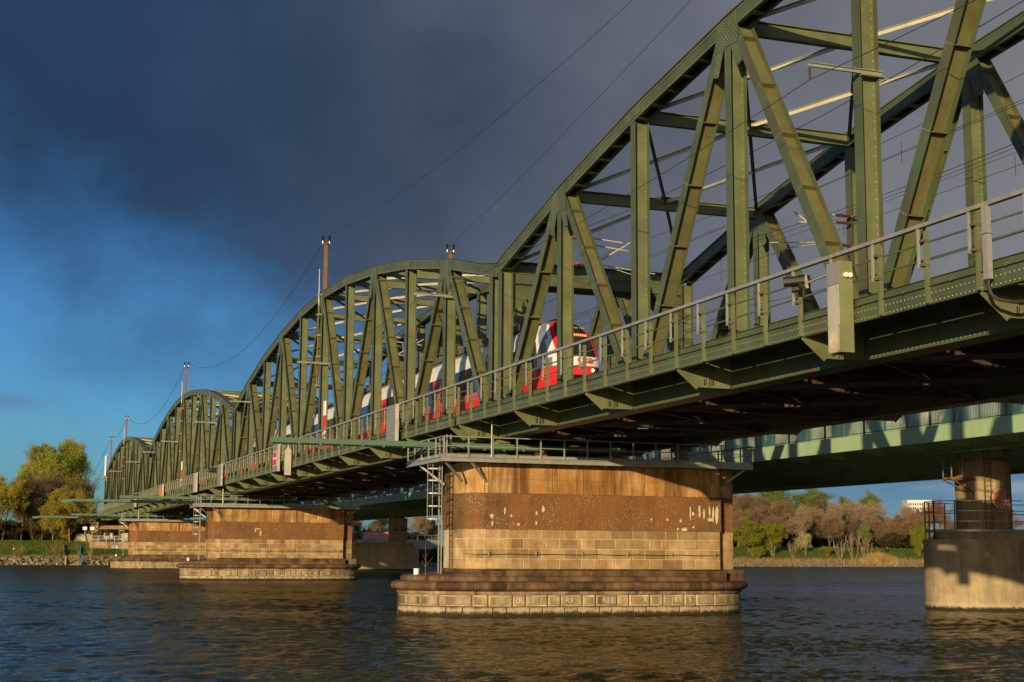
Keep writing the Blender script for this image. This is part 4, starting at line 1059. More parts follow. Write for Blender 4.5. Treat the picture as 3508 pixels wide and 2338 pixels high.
mast(.31, 120.4, zc, 26.6, 'rusty mast on the crown of the third arch'); mast(.31, 200.2, zc, 26.5, 'rusty mast on the crown of the farthest arch')
mast(.31, 231.0, 20.0, 25.0, 'rusty mast at the left end of the farthest arch'); 
def wire(pts, lab, r=.012, grp='overhead wires', name='overhead_wire'):
    o = MB().path(pts, r, 5).build(name, M['wire']); tag(o, lab, 'wire', grp); return o
Z = 26.75
wire(cat((.31, -40, Z), (.31, 40.4, Z-.1), 1.9, 40), 'upper wire rising from the second arch mast to the top edge, left of two')
wire(cat((1.1, -40, Z+.2), (10.13, 40, Z-.1), .45, 40), 'upper wire rising from the rear mast to the top edge, right of two')
wire(cat((.31, 40.4, Z-.1), (.31, 120.4, 26.5), 4.0, 40), 'sagging wire between the masts of the second and third arches', .018)
wire(cat((.31, 120.4, 26.5), (.31, 200.2, 26.4), 4.0, 40), 'sagging wire between the masts of the third and farthest arches', .024)
wire(cat((.31, 200.2, 26.4), (.31, 231, 24.9), 1.5), 'short wire between the last two masts of the farthest arch', .024)
wire(cat((.31, 231, 24.9), (-2.2, 300, 14), 1.2), 'wire dropping from the last mast behind the trees', .03); wire(cat((.31, 240, 20.5), (-2, 300, 12.5), 1.0), 'lower wire dropping behind the trees at the end of the bridge', .03)
# return conductor on grey outrigger arms
arms = [-72, -32.14, 8.55, 40.0, 71.45, 95.7, 127.1, 150.0, 175.7, 207, 231]
prev = None
for i, y in enumerate(arms):
    if y < -60: prev = (-1.75, y, 16.42); continue
    where = {-32.14: 'tall post of the nearest span', 8.55: 'second span, right end', 40.0: 'second span, middle', 71.45: 'second span, left end', 95.7: 'third span, right end', 127.1: 'third span, middle', 150.0: 'third span, left end', 175.7: 'farthest span, right end', 207: 'farthest span, middle', 231: 'farthest span, left end'}[y]
    t = thing('outrigger_arm', f'grey outrigger arm with hanging insulator on the {where}', 'bracket arm', (0, y, 16.85), 'outrigger arms on the truss posts')
    MB().box(-1.80, .70, -.26, -.24, -.07, .07).box(-1.80, .70, -.32, -.26, .05, .07).box(-1.8, .7, -.32, -.26, -.07, -.05).build('arm', M['galv'], t)
    MB().box(-.05, .75, -.34, -.2, -.12, -.08).build('clip_plate', M['cabinet'], t)
    m2 = MB()
    for q in range(4): m2.tube((-1.75, -.27, -.12-.08*q), (-1.75, -.27, -.18-.08*q), .045, .025, 8)
    m2.build('insulator', M['insul'], t)
    p = (-1.75, y-.27, 16.40)
    if prev: wire(cat(prev, p, .55 if abs(prev[1]-y) > 35 else .35), f'thin outer conductor running up to the arm on the {where}', .012 if y < 50 else .018)
    prev = p
# contact wires and messenger wires over both tracks
for x, lab in ((2.95, 'near'), (7.25, 'far')):
    ys = [-78, -40.5, -8.55, 24.3, 55.7, 87, 118, 150, 182, 213, 245]
    for (z, sag, nm, r) in ((15.35, 0, 'contact', .009), (16.45, .55, 'messenger', .009), (15.5 if x < 5 else 15.9, .12, 'auxiliary', .008)):
        pts = []
        for a, b in zip(ys[:-1], ys[1:]): pts += cat((x+(.2 if ys.index(a) % 2 else -.2), a, z), (x+(-.2 if ys.index(a) % 2 else .2), b, z), sag, 10)[:-1]
        o = wire(pts, f'{nm} wire strung above the {lab} track inside the trusses', r)
        if nm == 'messenger':
            pass
for x, lab in ((2.95, 'near'), (7.25, 'far')):
    t = thing('dropper_wires', f'row of thin vertical droppers above the {lab} track', 'wire', (x, 0, 15), 'droppers of the overhead line')
    for y in range(-60, 60, 5):
        fr = ((y+78) % 32)/32; zt = 16.25-4*.55*fr*(1-fr); MB().box(-.006, .006, y-.006, y+.006, .0, zt-15).build('dropper', M['wire'], t)
for dx, z, lab in ((1.3, 17.3, 'upper'), (8.9, 17.2, 'rear upper'), (9.2, 14.2, 'rear lower')):
    pts = []
    for a, b in zip([-78, -40, -8.5, 24, 56, 87, 119, 150], [-40, -8.5, 24, 56, 87, 119, 150, 182]): pts += cat((dx, a, z), (dx, b, z), .45, 8)[:-1]
    wire(pts, f'{lab} reinforcing feeder wire running through the trusses', .013)
# hinged cantilevers with insulators
def cantilever(y, x0, sg, lab):
    t = thing('catenary_cantilever', lab, 'cantilever', (x0, y, 15.0), 'cantilevers of the overhead line')
    def insl(m, p, q):
        p = Vector(p); q = Vector(q)
        for i in range(6): m.tube(p+(q-p)*(i/6), p+(q-p)*((i+.7)/6), .075, .06, 8)
    MB().box(-.06, .06, -.30, .30, .45, .55).box(-.06, .06, -.30, .30, 1.70, 1.80).build('clamp', M['mastrust'], t)
    for z0, z1, L_ in ((1.75, 1.65, 2.3), (1.45, 1.30, 2.6)):
        MB().tube((sg*.85, 0, z0), (sg*L_, 0, z1), .034, n=8).build('top_tube', M['tube'], t)
        m2 = MB(); insl(m2, (sg*.15, 0, z0), (sg*.85, 0, z0)); m2.build('insulator', M['insul'], t)
    MB().tube((sg*.85, 0, .52), (sg*2.75, 0, 1.72), .036, n=8).build('strut_tube', M['tube'], t)
    m2 = MB(); insl(m2, (sg*.15, 0, .5), (sg*.85, 0, .52)); m2.build('insulator', M['insul'], t)
    MB().tube((sg*.9, 0, .60), (sg*3.9, 0, .35), .024, n=8).build('steady_arm', M['tube'], t); MB().tube((sg*1.6, 0, .50), (sg*3.4, 0, .1), .018, n=6).build('steady_arm', M['tube'], t)
cantilever(-8.85, .62, 1, 'cantilever with brown insulators on the first post of the nearest span'); cantilever(-16.7, XF, -1, 'cantilever with brown insulators on a rear post of the nearest span')
cantilever(23.9, .62, 1, 'cantilever on a near post in the right half of the second span'); cantilever(31.8, XF, -1, 'cantilever on a rear post in the right half of the second span')
cantilever(55.4, .62, 1, 'cantilever on a near post in the left half of the second span')

# ------------------------------------------------------------------ signs and boxes along the walkway
def signbox(y0, y1, xo, z0, z1, lab, kind):
    t = thing('sign_box', lab, 'sign', (-2.1, (y0+y1)/2, z0), 'shipping sign boxes on the bridge walkway'); h = z1-z0; w = (y1-y0)/2; d = -2.1-xo
    MB().box(-d, -.145 if z1 > 10.85 else 0, -w, w, 0, h).build('housing', M['cabfront'], t)
    nb = max(4, int(h/.2))
    if kind in ('slat', 'red', 'orange', 'red2'):
        for i in range(nb):
            MB().box(-d-.025, -d-.001, -w+.01, w-.01, i*h/nb+.006, (i+1)*h/nb-.006).build('board', M['orange'] if kind == 'orange' and i < nb*.85 else M['board'], t)
    if kind == 'red':
        MB().box(-d-.034, -d-.026, -w*.8, w*.8, h*.22, h*.72).build('sign_plate', M['white'], t)
        for a, b in ((.24, .45), (.51, .70)): MB().box(-d-.040, -d-.035, -w*.72, w*.72, h*a, h*b).build('red_field', M['red'], t)
    m2 = MB()
    for z in (.06, h/2, h-.12):
        for x in (-d+.05, -d*.55): m2.box(x-.012, x+.012, -w-.008, -w-.001, z, z+.03)
    m2.build('bolts', M['black'], t)
    return t
signbox(9.36, 11.13, -2.44, 8.80, 10.87, 'tall grey slatted box on the second span, left of the nearest pier', 'slat')
signbox(42.97, 44.8, -2.44, 8.86, 10.98, 'grey box with a red and white sign plate on the second span', 'red')
signbox(70.9, 72.9, -2.40, 8.86, 10.91, 'grey slatted box near the left end of the second span', 'slat')
signbox(87.7, 89.3, -2.46, 8.87, 10.88, 'pale box at the right end of the third span', 'plain')
signbox(117.5, 120.8, -2.44, 9.0, 10.93, 'box with orange boards in the middle of the third span', 'orange')
signbox(150.6, 151.8, -2.48, 8.96, 10.93, 'narrow grey box near the left end of the third span', 'plain')
# pointed white board beside the red sign
t = thing('sign_board', 'pale board with a pointed top beside the red and white sign on the second span', 'sign', (-2.1, 39.35, 8.4))
MB().prism([(-.5, 0), (-.02, 0), (-.02, 1.75), (-.26, 2.2), (-.5, 1.75)], 'y', -.04, .04).build('panel', M['cabfront'], t); MB().box(-.30, -.22, .05, .12, .1, 2.5).build('post', M['galv'], t)
# tall cabinet with round port near the right
t = thing('signal_cabinet', 'tall green and bare-metal cabinet with a round hole near its foot on the nearest span', 'cabinet', (-2.1, -34.57, 8.18))
MB().box(-.42, 0, -.29, .29, 0, 2.43).build('housing', M['cabinet'], t)
f = MB(); cx, cz, ra, rb = 0.0, .36, .20, .25; n = 24
outer = []
for i in range(n):
    a = 2*math.pi*i/n; c, s = math.cos(a), math.sin(a); k = min(.28/max(1e-6, abs(c)), (.34 if s < 0 else .36)/max(1e-6, abs(s))); outer.append((k*c, cz+k*s))
inn = [(ra*math.cos(2*math.pi*i/n), cz+rb*math.sin(2*math.pi*i/n)) for i in range(n)]
f.grid([[(-.43, a, b) for a, b in outer], [(-.43, a, b) for a, b in inn], [(-.422, a, b) for a, b in inn]], close=True)
f.box(-.43, -.421, -.28, .28, .721, 1.80); f.build('front_sheet', M['cabfront'], t)
MB().box(-.432, -.421, -.285, .285, 1.82, 2.42).build('dark_panel', M['board'], t)
m2 = MB(); k = len(m2.v); m2.v += [(-.4215, a, b) for a, b in inn]; m2.f.append(tuple(range(n))); m2.m.append(0); m2.build('sunlit_hole_disc', M['patch'], t, fix=False)  # flat tan disc paints the sunlit inside of the hole
MB().tube((-.25, -.30, 2.05), (-.25, -.38, 2.05), .06, .07, 10).tube((-.12, -.30, 2.05), (-.12, -.38, 2.05), .06, .07, 10).build('alarm_horns', M['white'], t)
# shaded signal lamp
t = thing('signal_lamp', 'black hooded signal lamp with a red lens on the nearest walkway railing', 'signal lamp', (-2.25, -32.7, 10.12))
MB().box(-.18, .18, -.02, .02, .12, .50).build('backboard', M['black'], t)
for z in (.36,):
    MB().tube((0, .0, z), (-.45, .35, z-.04), .13, .14, 14, False).build('hood', M['black'], t); MB().tube((-.02, .02, z), (-.06, .05, z), .11, .11, 14).build('lens', M['redlamp'], t)
MB().tube((0, .1, .15), (-.22, .3, .12), .09, .10, 12).build('lower_hood', M['black'], t); MB().tube((-.06, .16, .14), (-.23, .31, .11), .05, .05, 10).build('lower_lens', M['redlamp'], t); MB().beam((0, -.05, .25), (.1, -1.4, .35), .05, .05).build('arm', M['galv'], t)
MB().prism([(-.2, .1), (-.1, .1), (.1, .35), (-.1, .5)], 'x', -.01, .01).build('side_plate', M['cabfront'], t)
# black lamps on the farther boxes
for y, nm in ((75.6, 'left end of the second span'), (149.2, 'left end of the third span')):
    t = thing('signal_lamp', f'black hooded lamp at the {nm}', 'signal lamp', (-2.3, y, 10.3), 'hooded lamps on the walkway')
    MB().box(-.25, .1, -.3, .3, 0, .5).build('body', M['black'], t); MB().tube((-.25, 0, .25), (-.6, .1, .22), .2, .22, 12, False).build('hood', M['black'], t)
# distance markers: red and white posts on truss verticals
for y, nm, z in ((36.9, 'second', 10.3), (117, 'third', 10.3)):
    t = thing('marker_board', f'tall red and white marker board on the {nm} span', 'marker', (-.25, y, z), 'red and white marker boards')
    MB().box(-.04, .04, -.32, .32, 2.35, 3.4).build('white_field', M['white'], t); MB().box(-.04, .04, -.32, .32, 1.25, 2.349).build('red_field', M['red'], t)
    MB().box(-.04, .04, -.32, .32, .1, 1.249).build('number_field', M['white'], t)
    o = put('lettering', text_mesh('Z9' if y < 50 else 'Z', .55, M['black'], .004), t, (-.045, 0, .55)); o.rotation_euler = (R(90), 0, R(-90))
# antenna pole on the second arch
for y, nm in ((40.6, 'second'), (120.6, 'third'), (199.2, 'farthest')):
    t = thing('antenna_pole', f'slim antenna pole clamped to the middle post of the {nm} arch', 'antenna', (-.18, y, 15.0), 'antenna poles on the arches')
    MB().tube((0, -.4, 0), (0, -.4, 6.3), .05, .05, 8).build('lower_pole', M['mastrust'], t); MB().tube((0, -.4, 6.3), (0, -.4, 9.1), .035, .025, 8).build('whip', M['galv'], t)
    cl = MB().box(-.08, .30, -.48, .05, -.05, .05).mesh('clamp', M['galv'])
    for z in (.2, 2.4, 4.0, 5.6, 7.1): put('clamp', cl, t, (0, 0, z))
# conduit and hanging cable near the right edge
t = thing('cable_conduit', 'grey conduit box with a black hose curling under the nearest walkway', 'conduit', (-2.16, -40.5, 9.4))
MB().box(-.10, .03, -.09, .09, -.25, 1.45).build('duct', M['galv'], t); MB().box(-.14, .06, -.13, .13, .80, .83).build('collar', M['galv'], t)
MB().path([(-.04, 0, -.25), (-.04, .0, -.45), (0, -.05, -.62), (.12, -.12, -.72), (.4, -.25, -.78), (1.0, -.4, -.75), (1.7, -.5, -.70)], .045, 8).build('hose', M['wire'], t)
# small black vents standing on the walkway
for y, nm in ((-28.6, 'left of the hooded signal lamp'), (-42.2, 'beside the grey conduit at right')):
    t = thing('walkway_vent', f'small black vent pipe on the nearest walkway, {nm}', 'vent', (-1.4, y, 9.47), 'black vents on the walkway')
    MB().tube((0, 0, 0), (0, 0, .22), .20, .14, 14).build('hood', M['black'], t); MB().path([(0, 0, .2), (0, 0, .36), (-.03, .06, .42), (-.06, .14, .40)], .035, 8).build('pipe', M['black'], t)
# white antenna panel at the far end of the bridge
t = thing('panel_antenna', 'white panel antenna at the left end of the farthest arch', 'antenna', (-.2, 236.0, 17.4)); MB().box(-.25, .05, -.3, .3, .0, 3.9).build('radome', M['white'], t); MB().tube((.15, 0, -1), (.15, 0, 4.3), .06, n=8).build('pole', M['galv'], t)
# ------------------------------------------------------------------ approach beyond the last span, left bank
AP = thing('approach_span', 'plate-girder approach with close railing continuing past the last arch behind the trees', 'bridge span', (0, 240, 0))
MB().box(-2.0, -1.95, .6, 70, 8.98, 9.62).build('fascia_beam', M['green'], AP); MB().box(-.5, 11, .6, 70, 7.9, 9.4).build('girder', M['green'], AP)
MB().box(-2.2, -2.1, .6, 70, 10.85, 10.94).build('handrail', M['galv'], AP)
pm = MB().box(-2.07, -2.0, -.03, .03, 8.98, 10.85).mesh('rail_post', M['green'])
for i in range(40): put('rail_post', pm, AP, (0, 1+i*1.7, 0))
AB = thing('abutment', 'shadowed stone abutment under the end of the railway bridge on the left bank', 'abutment', (5, 243, 0))
MB().box(-7.5, 8, 0, 6, 3, 7.9).build('wall', M['dockwall'], AB); MB().box(-7.8, 8.3, -.3, 6.2, 7.9, 8.3).build('cap', M['dockwall'], AB)
for x in (-5.5, -1, 3.5): MB().box(x-.6, x+.6, -8, -6.8, 4.4, 8.3).build('column', M['dockwall'], AB)
QW = thing('quay_wall', 'sunlit tan wall with graffiti behind the farthest pier', 'wall', (6, 222.5, 0)); MB().box(-9.5, 10, 0, .6, 1.5, 4.1).build('wall', M['dockwall'], QW); MB().box(-9.6, 10.1, -.06, .66, 4.1, 4.25).build('coping', M['dockwall'], QW)
for i in range(7): patch_o = MB(); patch_o.prism([(-9+i*.75+a, 3.3+b) for a, b in blob(.75, .8, 70+i)], 'y', -.03, -.005); patch_o.build('graffiti_patch', M['white' if i > 4 else 'awning'], QW)
RL = thing('promenade_railing', 'white tubular railing on top of the tan wall under the bridge end', 'railing', (6, 222.8, 4.25))
for z in (.55, 1.1): MB().tube((-9.5, 0, z), (10, 0, z), .035, n=6).build('rail', M['white'], RL)
for i in range(14): MB().tube((-9.5+1.5*i, 0, 0), (-9.5+1.5*i, 0, 1.1), .035, n=6).build('post', M['white'], RL)
bb = MB()
for i in range(120): bb.box(-9.5+i*.16, -9.47+i*.16, -.01, .01, .1, 1.05)
stuff(bb.build('bars', M['galv'], RL))
UM = thing('awning', 'brown awning of a kiosk in the shade under the bridge end', 'awning', (4.5, 233, 4.45)); MB().prism([(-6, 2.3), (5, 2.3), (4.4, 3.0), (-5.4, 3.0)], 'y', -2, 2).build('canopy', M['awning'], UM)
for x in (-5.6, -2, 1.5, 4.6): MB().box(x-.06, x+.06, -1.9, -1.8, 0, 2.3).build('pole', M['wood'], UM)
for x in (-3.8, -.3, 3): MB().box(x-.9, x+.9, .5, .6, .5, 1.6).build('sign_panel', M['patch'], UM)
CT = thing('white_container', 'white slanted-end container on the left bank beside the bridge end', 'container', (-4.0, 232, 4.3)); MB().prism([(-1.75, 0), (1.5, 0), (1.5, 1.45), (-1.45, 1.45)], 'y', -1, 1).build('shell', M['patch'], CT); MB().box(-1.5, 1.55, -1.05, 1.05, 1.45, 1.52).build('lid', M['board'], CT)
for i in range(2):
    o = MB().box(-.4, .4, -.03, .03, 0, .65).build('notice_board', M['white'], loc=(-4.2+1.15*i*1.2, 228, 6.5)); tag(o, f'{"left" if i == 0 else "right"} one of two small white notice boards by the bridge end', 'sign', 'notice boards')
    MB().box(-.04, .04, .04, .1, -2.2, .1).build('post', M['galv'], o)
# timber-edged steps to the water
ST = thing('bank_steps', 'concrete steps with dark side walls leading down the left bank to the water', 'steps', (-7.0, 0, 0))
y0 = bank_y(-7)
for i in range(15):
    z = .10+i*.24; y = y0+.2+i*(.62 if z < 1.8 else .75)
    MB().box(-1.15, 1.15, y, y+.95, z-.3, z).build('step', M['wood'] if i % 2 else M['dockwall'], ST)
for x in (-1.3, 1.3): MB().prism([(y0-.2, -.3), (y0-.2, .45), (y0+3.5, 1.75), (y0+10, 3.75), (y0+10.5, 3.2), (y0+5, .2), (y0+2, -.3)], 'x', x-.10, x+.10).build('side_wall', M['wood'], ST)
for x, m in ((-1.3, 'dockwall'), (1.45, 'bluepost')): MB().box(x-.12, x+.12, y0-.35, y0-.12, -.5, 2.0 if x > 0 else 1.6).build('post', M[m], ST)
MB().box(1.33, 1.5, y0+4, y0+4.2, 1.6, 3.6).build('post', M['bluepost'], ST)
o = MB().tube((0,0,0),(0,0,1.1),.09,.09,8).build('marker_post', M['black'], loc=(-17.3, 214.0, 1.7)); tag(o, 'small dark post with a pale top on the left grass bank', 'post'); MB().tube((0,0,1.1),(0,0,1.25),.10,.09,8).build('cap', M['white'], o)

# riprap: the boulders in front are things of their own, the rest is stuff
def boulder_mesh(seed):
    r = random.Random(seed); mb = MB(); t = (1+5**.5)/2
    V = [Vector(v).normalized() for v in ((-1,t,0),(1,t,0),(-1,-t,0),(1,-t,0),(0,-1,t),(0,1,t),(0,-1,-t),(0,1,-t),(t,0,-1),(t,0,1),(-t,0,-1),(-t,0,1))]
    mb.v = [tuple(v*r.uniform(.72, 1.15)) for v in V]
    mb.f = [(0,11,5),(0,5,1),(0,1,7),(0,7,10),(0,10,11),(1,5,9),(5,11,4),(11,10,2),(10,7,6),(7,1,8),(3,9,4),(3,4,2),(3,2,6),(3,6,8),(3,8,9),(4,9,5),(2,4,11),(6,2,10),(8,6,7),(9,8,1)]; mb.m = [0]*20
    return mb.mesh('boulder', M['riprap'])
BM_ = [boulder_mesh(i) for i in range(10)]
rr = random.Random(11)
RP = thing('riprap_bank', 'grey boulders piled along the foot of the left bank', 'boulders', (0, 0, 0))
cnt = 0
for k in range(260):
    x = rr.uniform(-27, 3.5)
    if -8.5 < x < -5.3: continue
    d = rr.uniform(-.2, 3.4); y = bank_y(x)+d; s = rr.uniform(.22, .52)
    o = put('boulder', BM_[k % 10], RP, (x, y, ground_z(x, y)+.12), rr.uniform(0, 6.28), (s*rr.uniform(.9, 1.4), s, s*rr.uniform(.7, 1)))
mb = MB()
for k in range(420):
    x = rr.uniform(130, 235); d = rr.uniform(-.2, 2.2); y = bank_y(x)+d; s = rr.uniform(.2, .6); b = len(mb.v); me = BM_[k % 10]
    for v in me.vertices: mb.v.append((x+v.co.x*s*1.4, y+v.co.y*s, ground_z(x, y)+.05+v.co.z*s*.7))
    for p in me.polygons: mb.f.append(tuple(b+i for i in p.vertices)); mb.m.append(0)
for k in range(150):
    x = rr.uniform(4, 130); d = rr.uniform(-.2, 2.2); y = bank_y(x)+d; s = rr.uniform(.25, .6); b = len(mb.v); me = BM_[k % 10]
    for v in me.vertices: mb.v.append((x+v.co.x*s*1.4, y+v.co.y*s, ground_z(x, y)+.05+v.co.z*s*.7))
    for p in me.polygons: mb.f.append(tuple(b+i for i in p.vertices)); mb.m.append(0)
o = stuff(mb.build('shore_stones', M['riprap'])); tag(o, 'low pale stones along the waterline of the right bank', 'stones')

# ------------------------------------------------------------------ trees
def leafmat(name, a, b, tr=0.6):
    m, nt, bs, N, L = nodes(name); p = wpos(nt)
    c = ramp(nt, noise(nt, p, .45, 4, .6), [(.3, a), (.7, b)]); r = ramp(nt, noise(nt, p, 9.0, 1), [(.25, .6), (.75, 1.4)]); c = mixc(nt, 1.0, c, r, 'MULTIPLY')
    L(c, bs.inputs['Base Color']); bs.inputs['Roughness'].default_value = .7; bs.inputs['Specular IOR Level'].default_value = .2
    t = N('ShaderNodeBsdfTranslucent'); L(c, t.inputs[0]); ms = N('ShaderNodeMixShader'); ms.inputs[0].default_value = tr
    out = nt.nodes['Material Output']; L(bs.outputs[0], ms.inputs[1]); L(t.outputs[0], ms.inputs[2]); L(ms.outputs[0], out.inputs[0]); return m
LM = {'poplar': leafmat('poplar_leaves', (0.300,0.338,0.053), (0.540,0.570,0.112)), 'yellow': leafmat('yellow_spring_leaves', (0.325,0.280,0.029), (0.546,0.468,0.058)),
      'olive': leafmat('olive_spring_leaves', (0.308,0.259,0.042), (0.532,0.434,0.084)), 'willow': leafmat('willow_leaves', (0.184,0.212,0.022), (0.351,0.369,0.046)), 'green': leafmat('fresh_green_leaves', (0.166,0.236,0.043), (0.308,0.390,0.070)),
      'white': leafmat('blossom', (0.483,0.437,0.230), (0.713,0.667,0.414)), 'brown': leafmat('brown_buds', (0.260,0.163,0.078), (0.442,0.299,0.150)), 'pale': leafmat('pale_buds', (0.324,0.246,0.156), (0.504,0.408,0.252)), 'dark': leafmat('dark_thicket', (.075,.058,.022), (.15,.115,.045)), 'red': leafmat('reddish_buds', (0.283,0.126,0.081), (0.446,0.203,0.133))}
BK = {'dark': plain('dark_bark', (.075,.052,.030), .9, .3, 3.0), 'mid': plain('brown_bark', (.18,.12,.07), .9, .3, 3.0), 'pale': plain('pale_bark', (.30,.225,.15), .9, .25, 3.0)}
def tree_meshes(seed, h, bark, leaf, up=.35, spread=.55, trunk=.30, nb=7, lv=3, leaves=3, ls=.30, twig=3, tw=.035, stems=1, droop=0.0, r0=None, tipup=.1, twl=1.0):
    rn = random.Random(seed); W = MB(); Cn = MB(); r0 = r0 or h*.017
    def vec(s=1): return Vector((rn.gauss(0, s), rn.gauss(0, s), rn.gauss(0, s)))
    def leafs(p, n, s):
        for _ in range(n):
            c = p + vec(ls*1.1); a = vec().normalized()*s*rn.uniform(.6, 1.3); b = vec().normalized()*s*rn.uniform(.5, 1.0)
            Cn.cur = 1; Cn.tri(tuple(c-a), tuple(c+a), tuple(c+b*1.2))
    def strip(p, q, w):
        a = (q-p).cross(vec()).normalized()*w*.5; Cn.cur = 0; Cn.tri(tuple(p-a), tuple(p+a), tuple(q))
    def grow(p, d, L_, r, lev):
        segs = 4 if lev == 0 else 3; pts = [p]
        for i in range(segs):
            d = (d + vec(.10 if lev == 0 else .17) + Vector((0, 0, tipup*(lev > 0)-droop*(lev > 1)))).normalized(); pts.append(pts[-1]+d*L_/segs)
        for i in range(segs):
            ra, rb = r*(1-.62*i/segs), r*(1-.62*(i+1)/segs)
            if lev < 3: W.tube(pts[i], pts[i+1], ra, rb, 6 if lev == 0 else 4, False)
            else: strip(pts[i], pts[i+1], ra*2)
        if lev >= lv:
            for i in range(1, segs+1):
                for _ in range(twig):
                    t = (d*.7+vec(.55)+Vector((0, 0, tipup*2-droop*2))).normalized(); q = pts[i]+t*L_*rn.uniform(.25, .6)*twl; strip(pts[i], q, tw); 
                    if leaves: leafs(q, leaves, ls)
            return
        k = nb if lev == 0 else max(3, int(nb*.6))
        for j in range(k):
            f = (trunk + (1-trunk)*(j+rn.random())/k) if lev == 0 else rn.uniform(.25, 1.0)
            x = f*segs; i = min(segs-1, int(x)); q = pts[i]+(pts[i+1]-pts[i])*(x-i)
            ang = j*2.4 + rn.uniform(-.5, .5); side = Vector((math.cos(ang), math.sin(ang), 0))
            nd = (side*spread + Vector((0, 0, up)) + d*.35 + vec(.12)).normalized() if lev == 0 else (d*.75 + vec(.55) + Vector((0, 0, up*.35))).normalized()
            L2 = L_*(.62-.30*f if lev == 0 else .55)*rn.uniform(.8, 1.2)
            if lev == 0 and trunk < .2: L2 = L_*(.42-.16*f)*rn.uniform(.8, 1.2)
            grow(q, nd, L2, r*(.5 if lev == 0 else .55)*(1-.4*f), lev+1)
    for s in range(stems):
        a = s*2.4+.3; off = Vector((math.cos(a), math.sin(a), 0))*(.25 if stems > 1 else 0)
        d = (Vector((0, 0, 1)) + off*(1.6 if stems > 1 else 0) + vec(.05)).normalized(); grow(off*.8, d, h*(.86 if stems == 1 else rn.uniform(.6, .82)), r0*(1 if stems == 1 else .6), 0)
    zt = max([v[2] for v in Cn.v] + [v[2] for v in W.v]); k = h/zt
    W.v = [(x*k, y*k, z*k) for x, y, z in W.v]; Cn.v = [(x*k, y*k, z*k) for x, y, z in Cn.v]
    return W.mesh('trunk', BK[bark], smooth=True, fix=False), Cn.mesh('crown', [BK[bark], LM[leaf]], fix=False)
TP = {
 'poplar': [tree_meshes(s, 22, 'mid', 'poplar', up=1.7, spread=.34, trunk=.10, nb=18, lv=3, leaves=3, ls=.19, twig=5) for s in (1, 2)],
 'bare': [tree_meshes(s, 15, 'dark', 'brown', up=.8, spread=.62, trunk=.22, nb=13, lv=3, leaves=1, ls=.12, twig=7, tw=.055, twl=1.3) for s in (3, 4)],
 'yellow': [tree_meshes(s, 12, 'dark', 'yellow', up=.4, spread=.8, trunk=.20, nb=11, lv=3, leaves=4, ls=.22, twig=3) for s in (5, 6)],
 'olive': [tree_meshes(s, 11, 'mid', 'olive', up=.25, spread=.9, trunk=.18, nb=12, lv=3, leaves=4, ls=.20, twig=3) for s in (7, 8)],
 'brown': [tree_meshes(s, 14, 'mid', 'brown', up=.5, spread=.85, trunk=.20, nb=14, lv=3, leaves=1, ls=.11, twig=8, tw=.055, twl=1.7) for s in (9, 10)],
 'pale': [tree_meshes(s, 14, 'pale', 'pale', up=.7, spread=.6, trunk=.25, nb=12, lv=3, leaves=2, ls=.15, twig=6, tw=.06, twl=1.3) for s in (11, 12)],
 'green': [tree_meshes(s, 16, 'mid', 'green', up=.7, spread=.65, trunk=.15, nb=12, lv=3, leaves=3, ls=.20, twig=4, twl=1.3) for s in (13, 14)],
 'willow': [tree_meshes(s, 8, 'pale', 'willow', up=.5, spread=.8, trunk=.15, nb=7, lv=3, leaves=5, ls=.19, twig=3, stems=5, tipup=.05) for s in (15, 16)],
 'blossom': [tree_meshes(17, 5, 'pale', 'white', up=.5, spread=.6, trunk=.2, nb=9, lv=2, leaves=7, ls=.13, twig=4, tipup=.1)],
 'stems': [tree_meshes(s, 6, 'pale', 'pale', up=1.2, spread=.25, trunk=.35, nb=4, lv=2, leaves=0, ls=.1, twig=3, tw=.04, stems=6, r0=.10) for s in (18, 19)],
 'thicket': [tree_meshes(s, 4, 'dark', 'dark', up=.5, spread=.9, trunk=.05, nb=9, lv=2, leaves=14, ls=.26, twig=5, stems=5) for s in (20, 21)],
 'red': [tree_meshes(22, 13, 'mid', 'red', up=.7, spread=.7, trunk=.2, nb=10, lv=3, leaves=2, ls=.13, twig=6, tw=.06, twl=1.4)],
 'shrub': [tree_meshes(s, 3, 'mid', 'olive', up=.9, spread=.5, trunk=.1, nb=5, lv=2, leaves=1, ls=.09, twig=3, tw=.025, stems=4) for s in (23, 24)],
}
NOM = {k: max(v.co.z for v in ms[0][1].vertices) for k, ms in TP.items()}
rt = random.Random(77); used = {}
def tree(kind, x, y, ztop, label, wid=1.0, group=None, cat_='tree', z0=None):
    ms = TP[kind]; i = used.get(kind, 0); used[kind] = i+1; tr, cr = ms[i % len(ms)]
    z0 = ground_z(x, y)-.15 if z0 is None else z0; s = (ztop-z0)/NOM[kind]
    names = {'poplar': 'poplar_tree', 'bare': 'bare_tree', 'willow': 'willow', 'blossom': 'blossoming_tree', 'stems': 'young_trees', 'thicket': 'thicket_bush', 'shrub': 'bank_shrub'}
    t = thing(names.get(kind, 'tree'), label, cat_, (x, y, z0), group, rt.uniform(0, 6.28)); t.scale = (s*wid, s*wid, s)
    put('trunk', tr, t); put('crown', cr, t); return t
LG, RG = 'trees on the left bank', 'trees on the right bank'
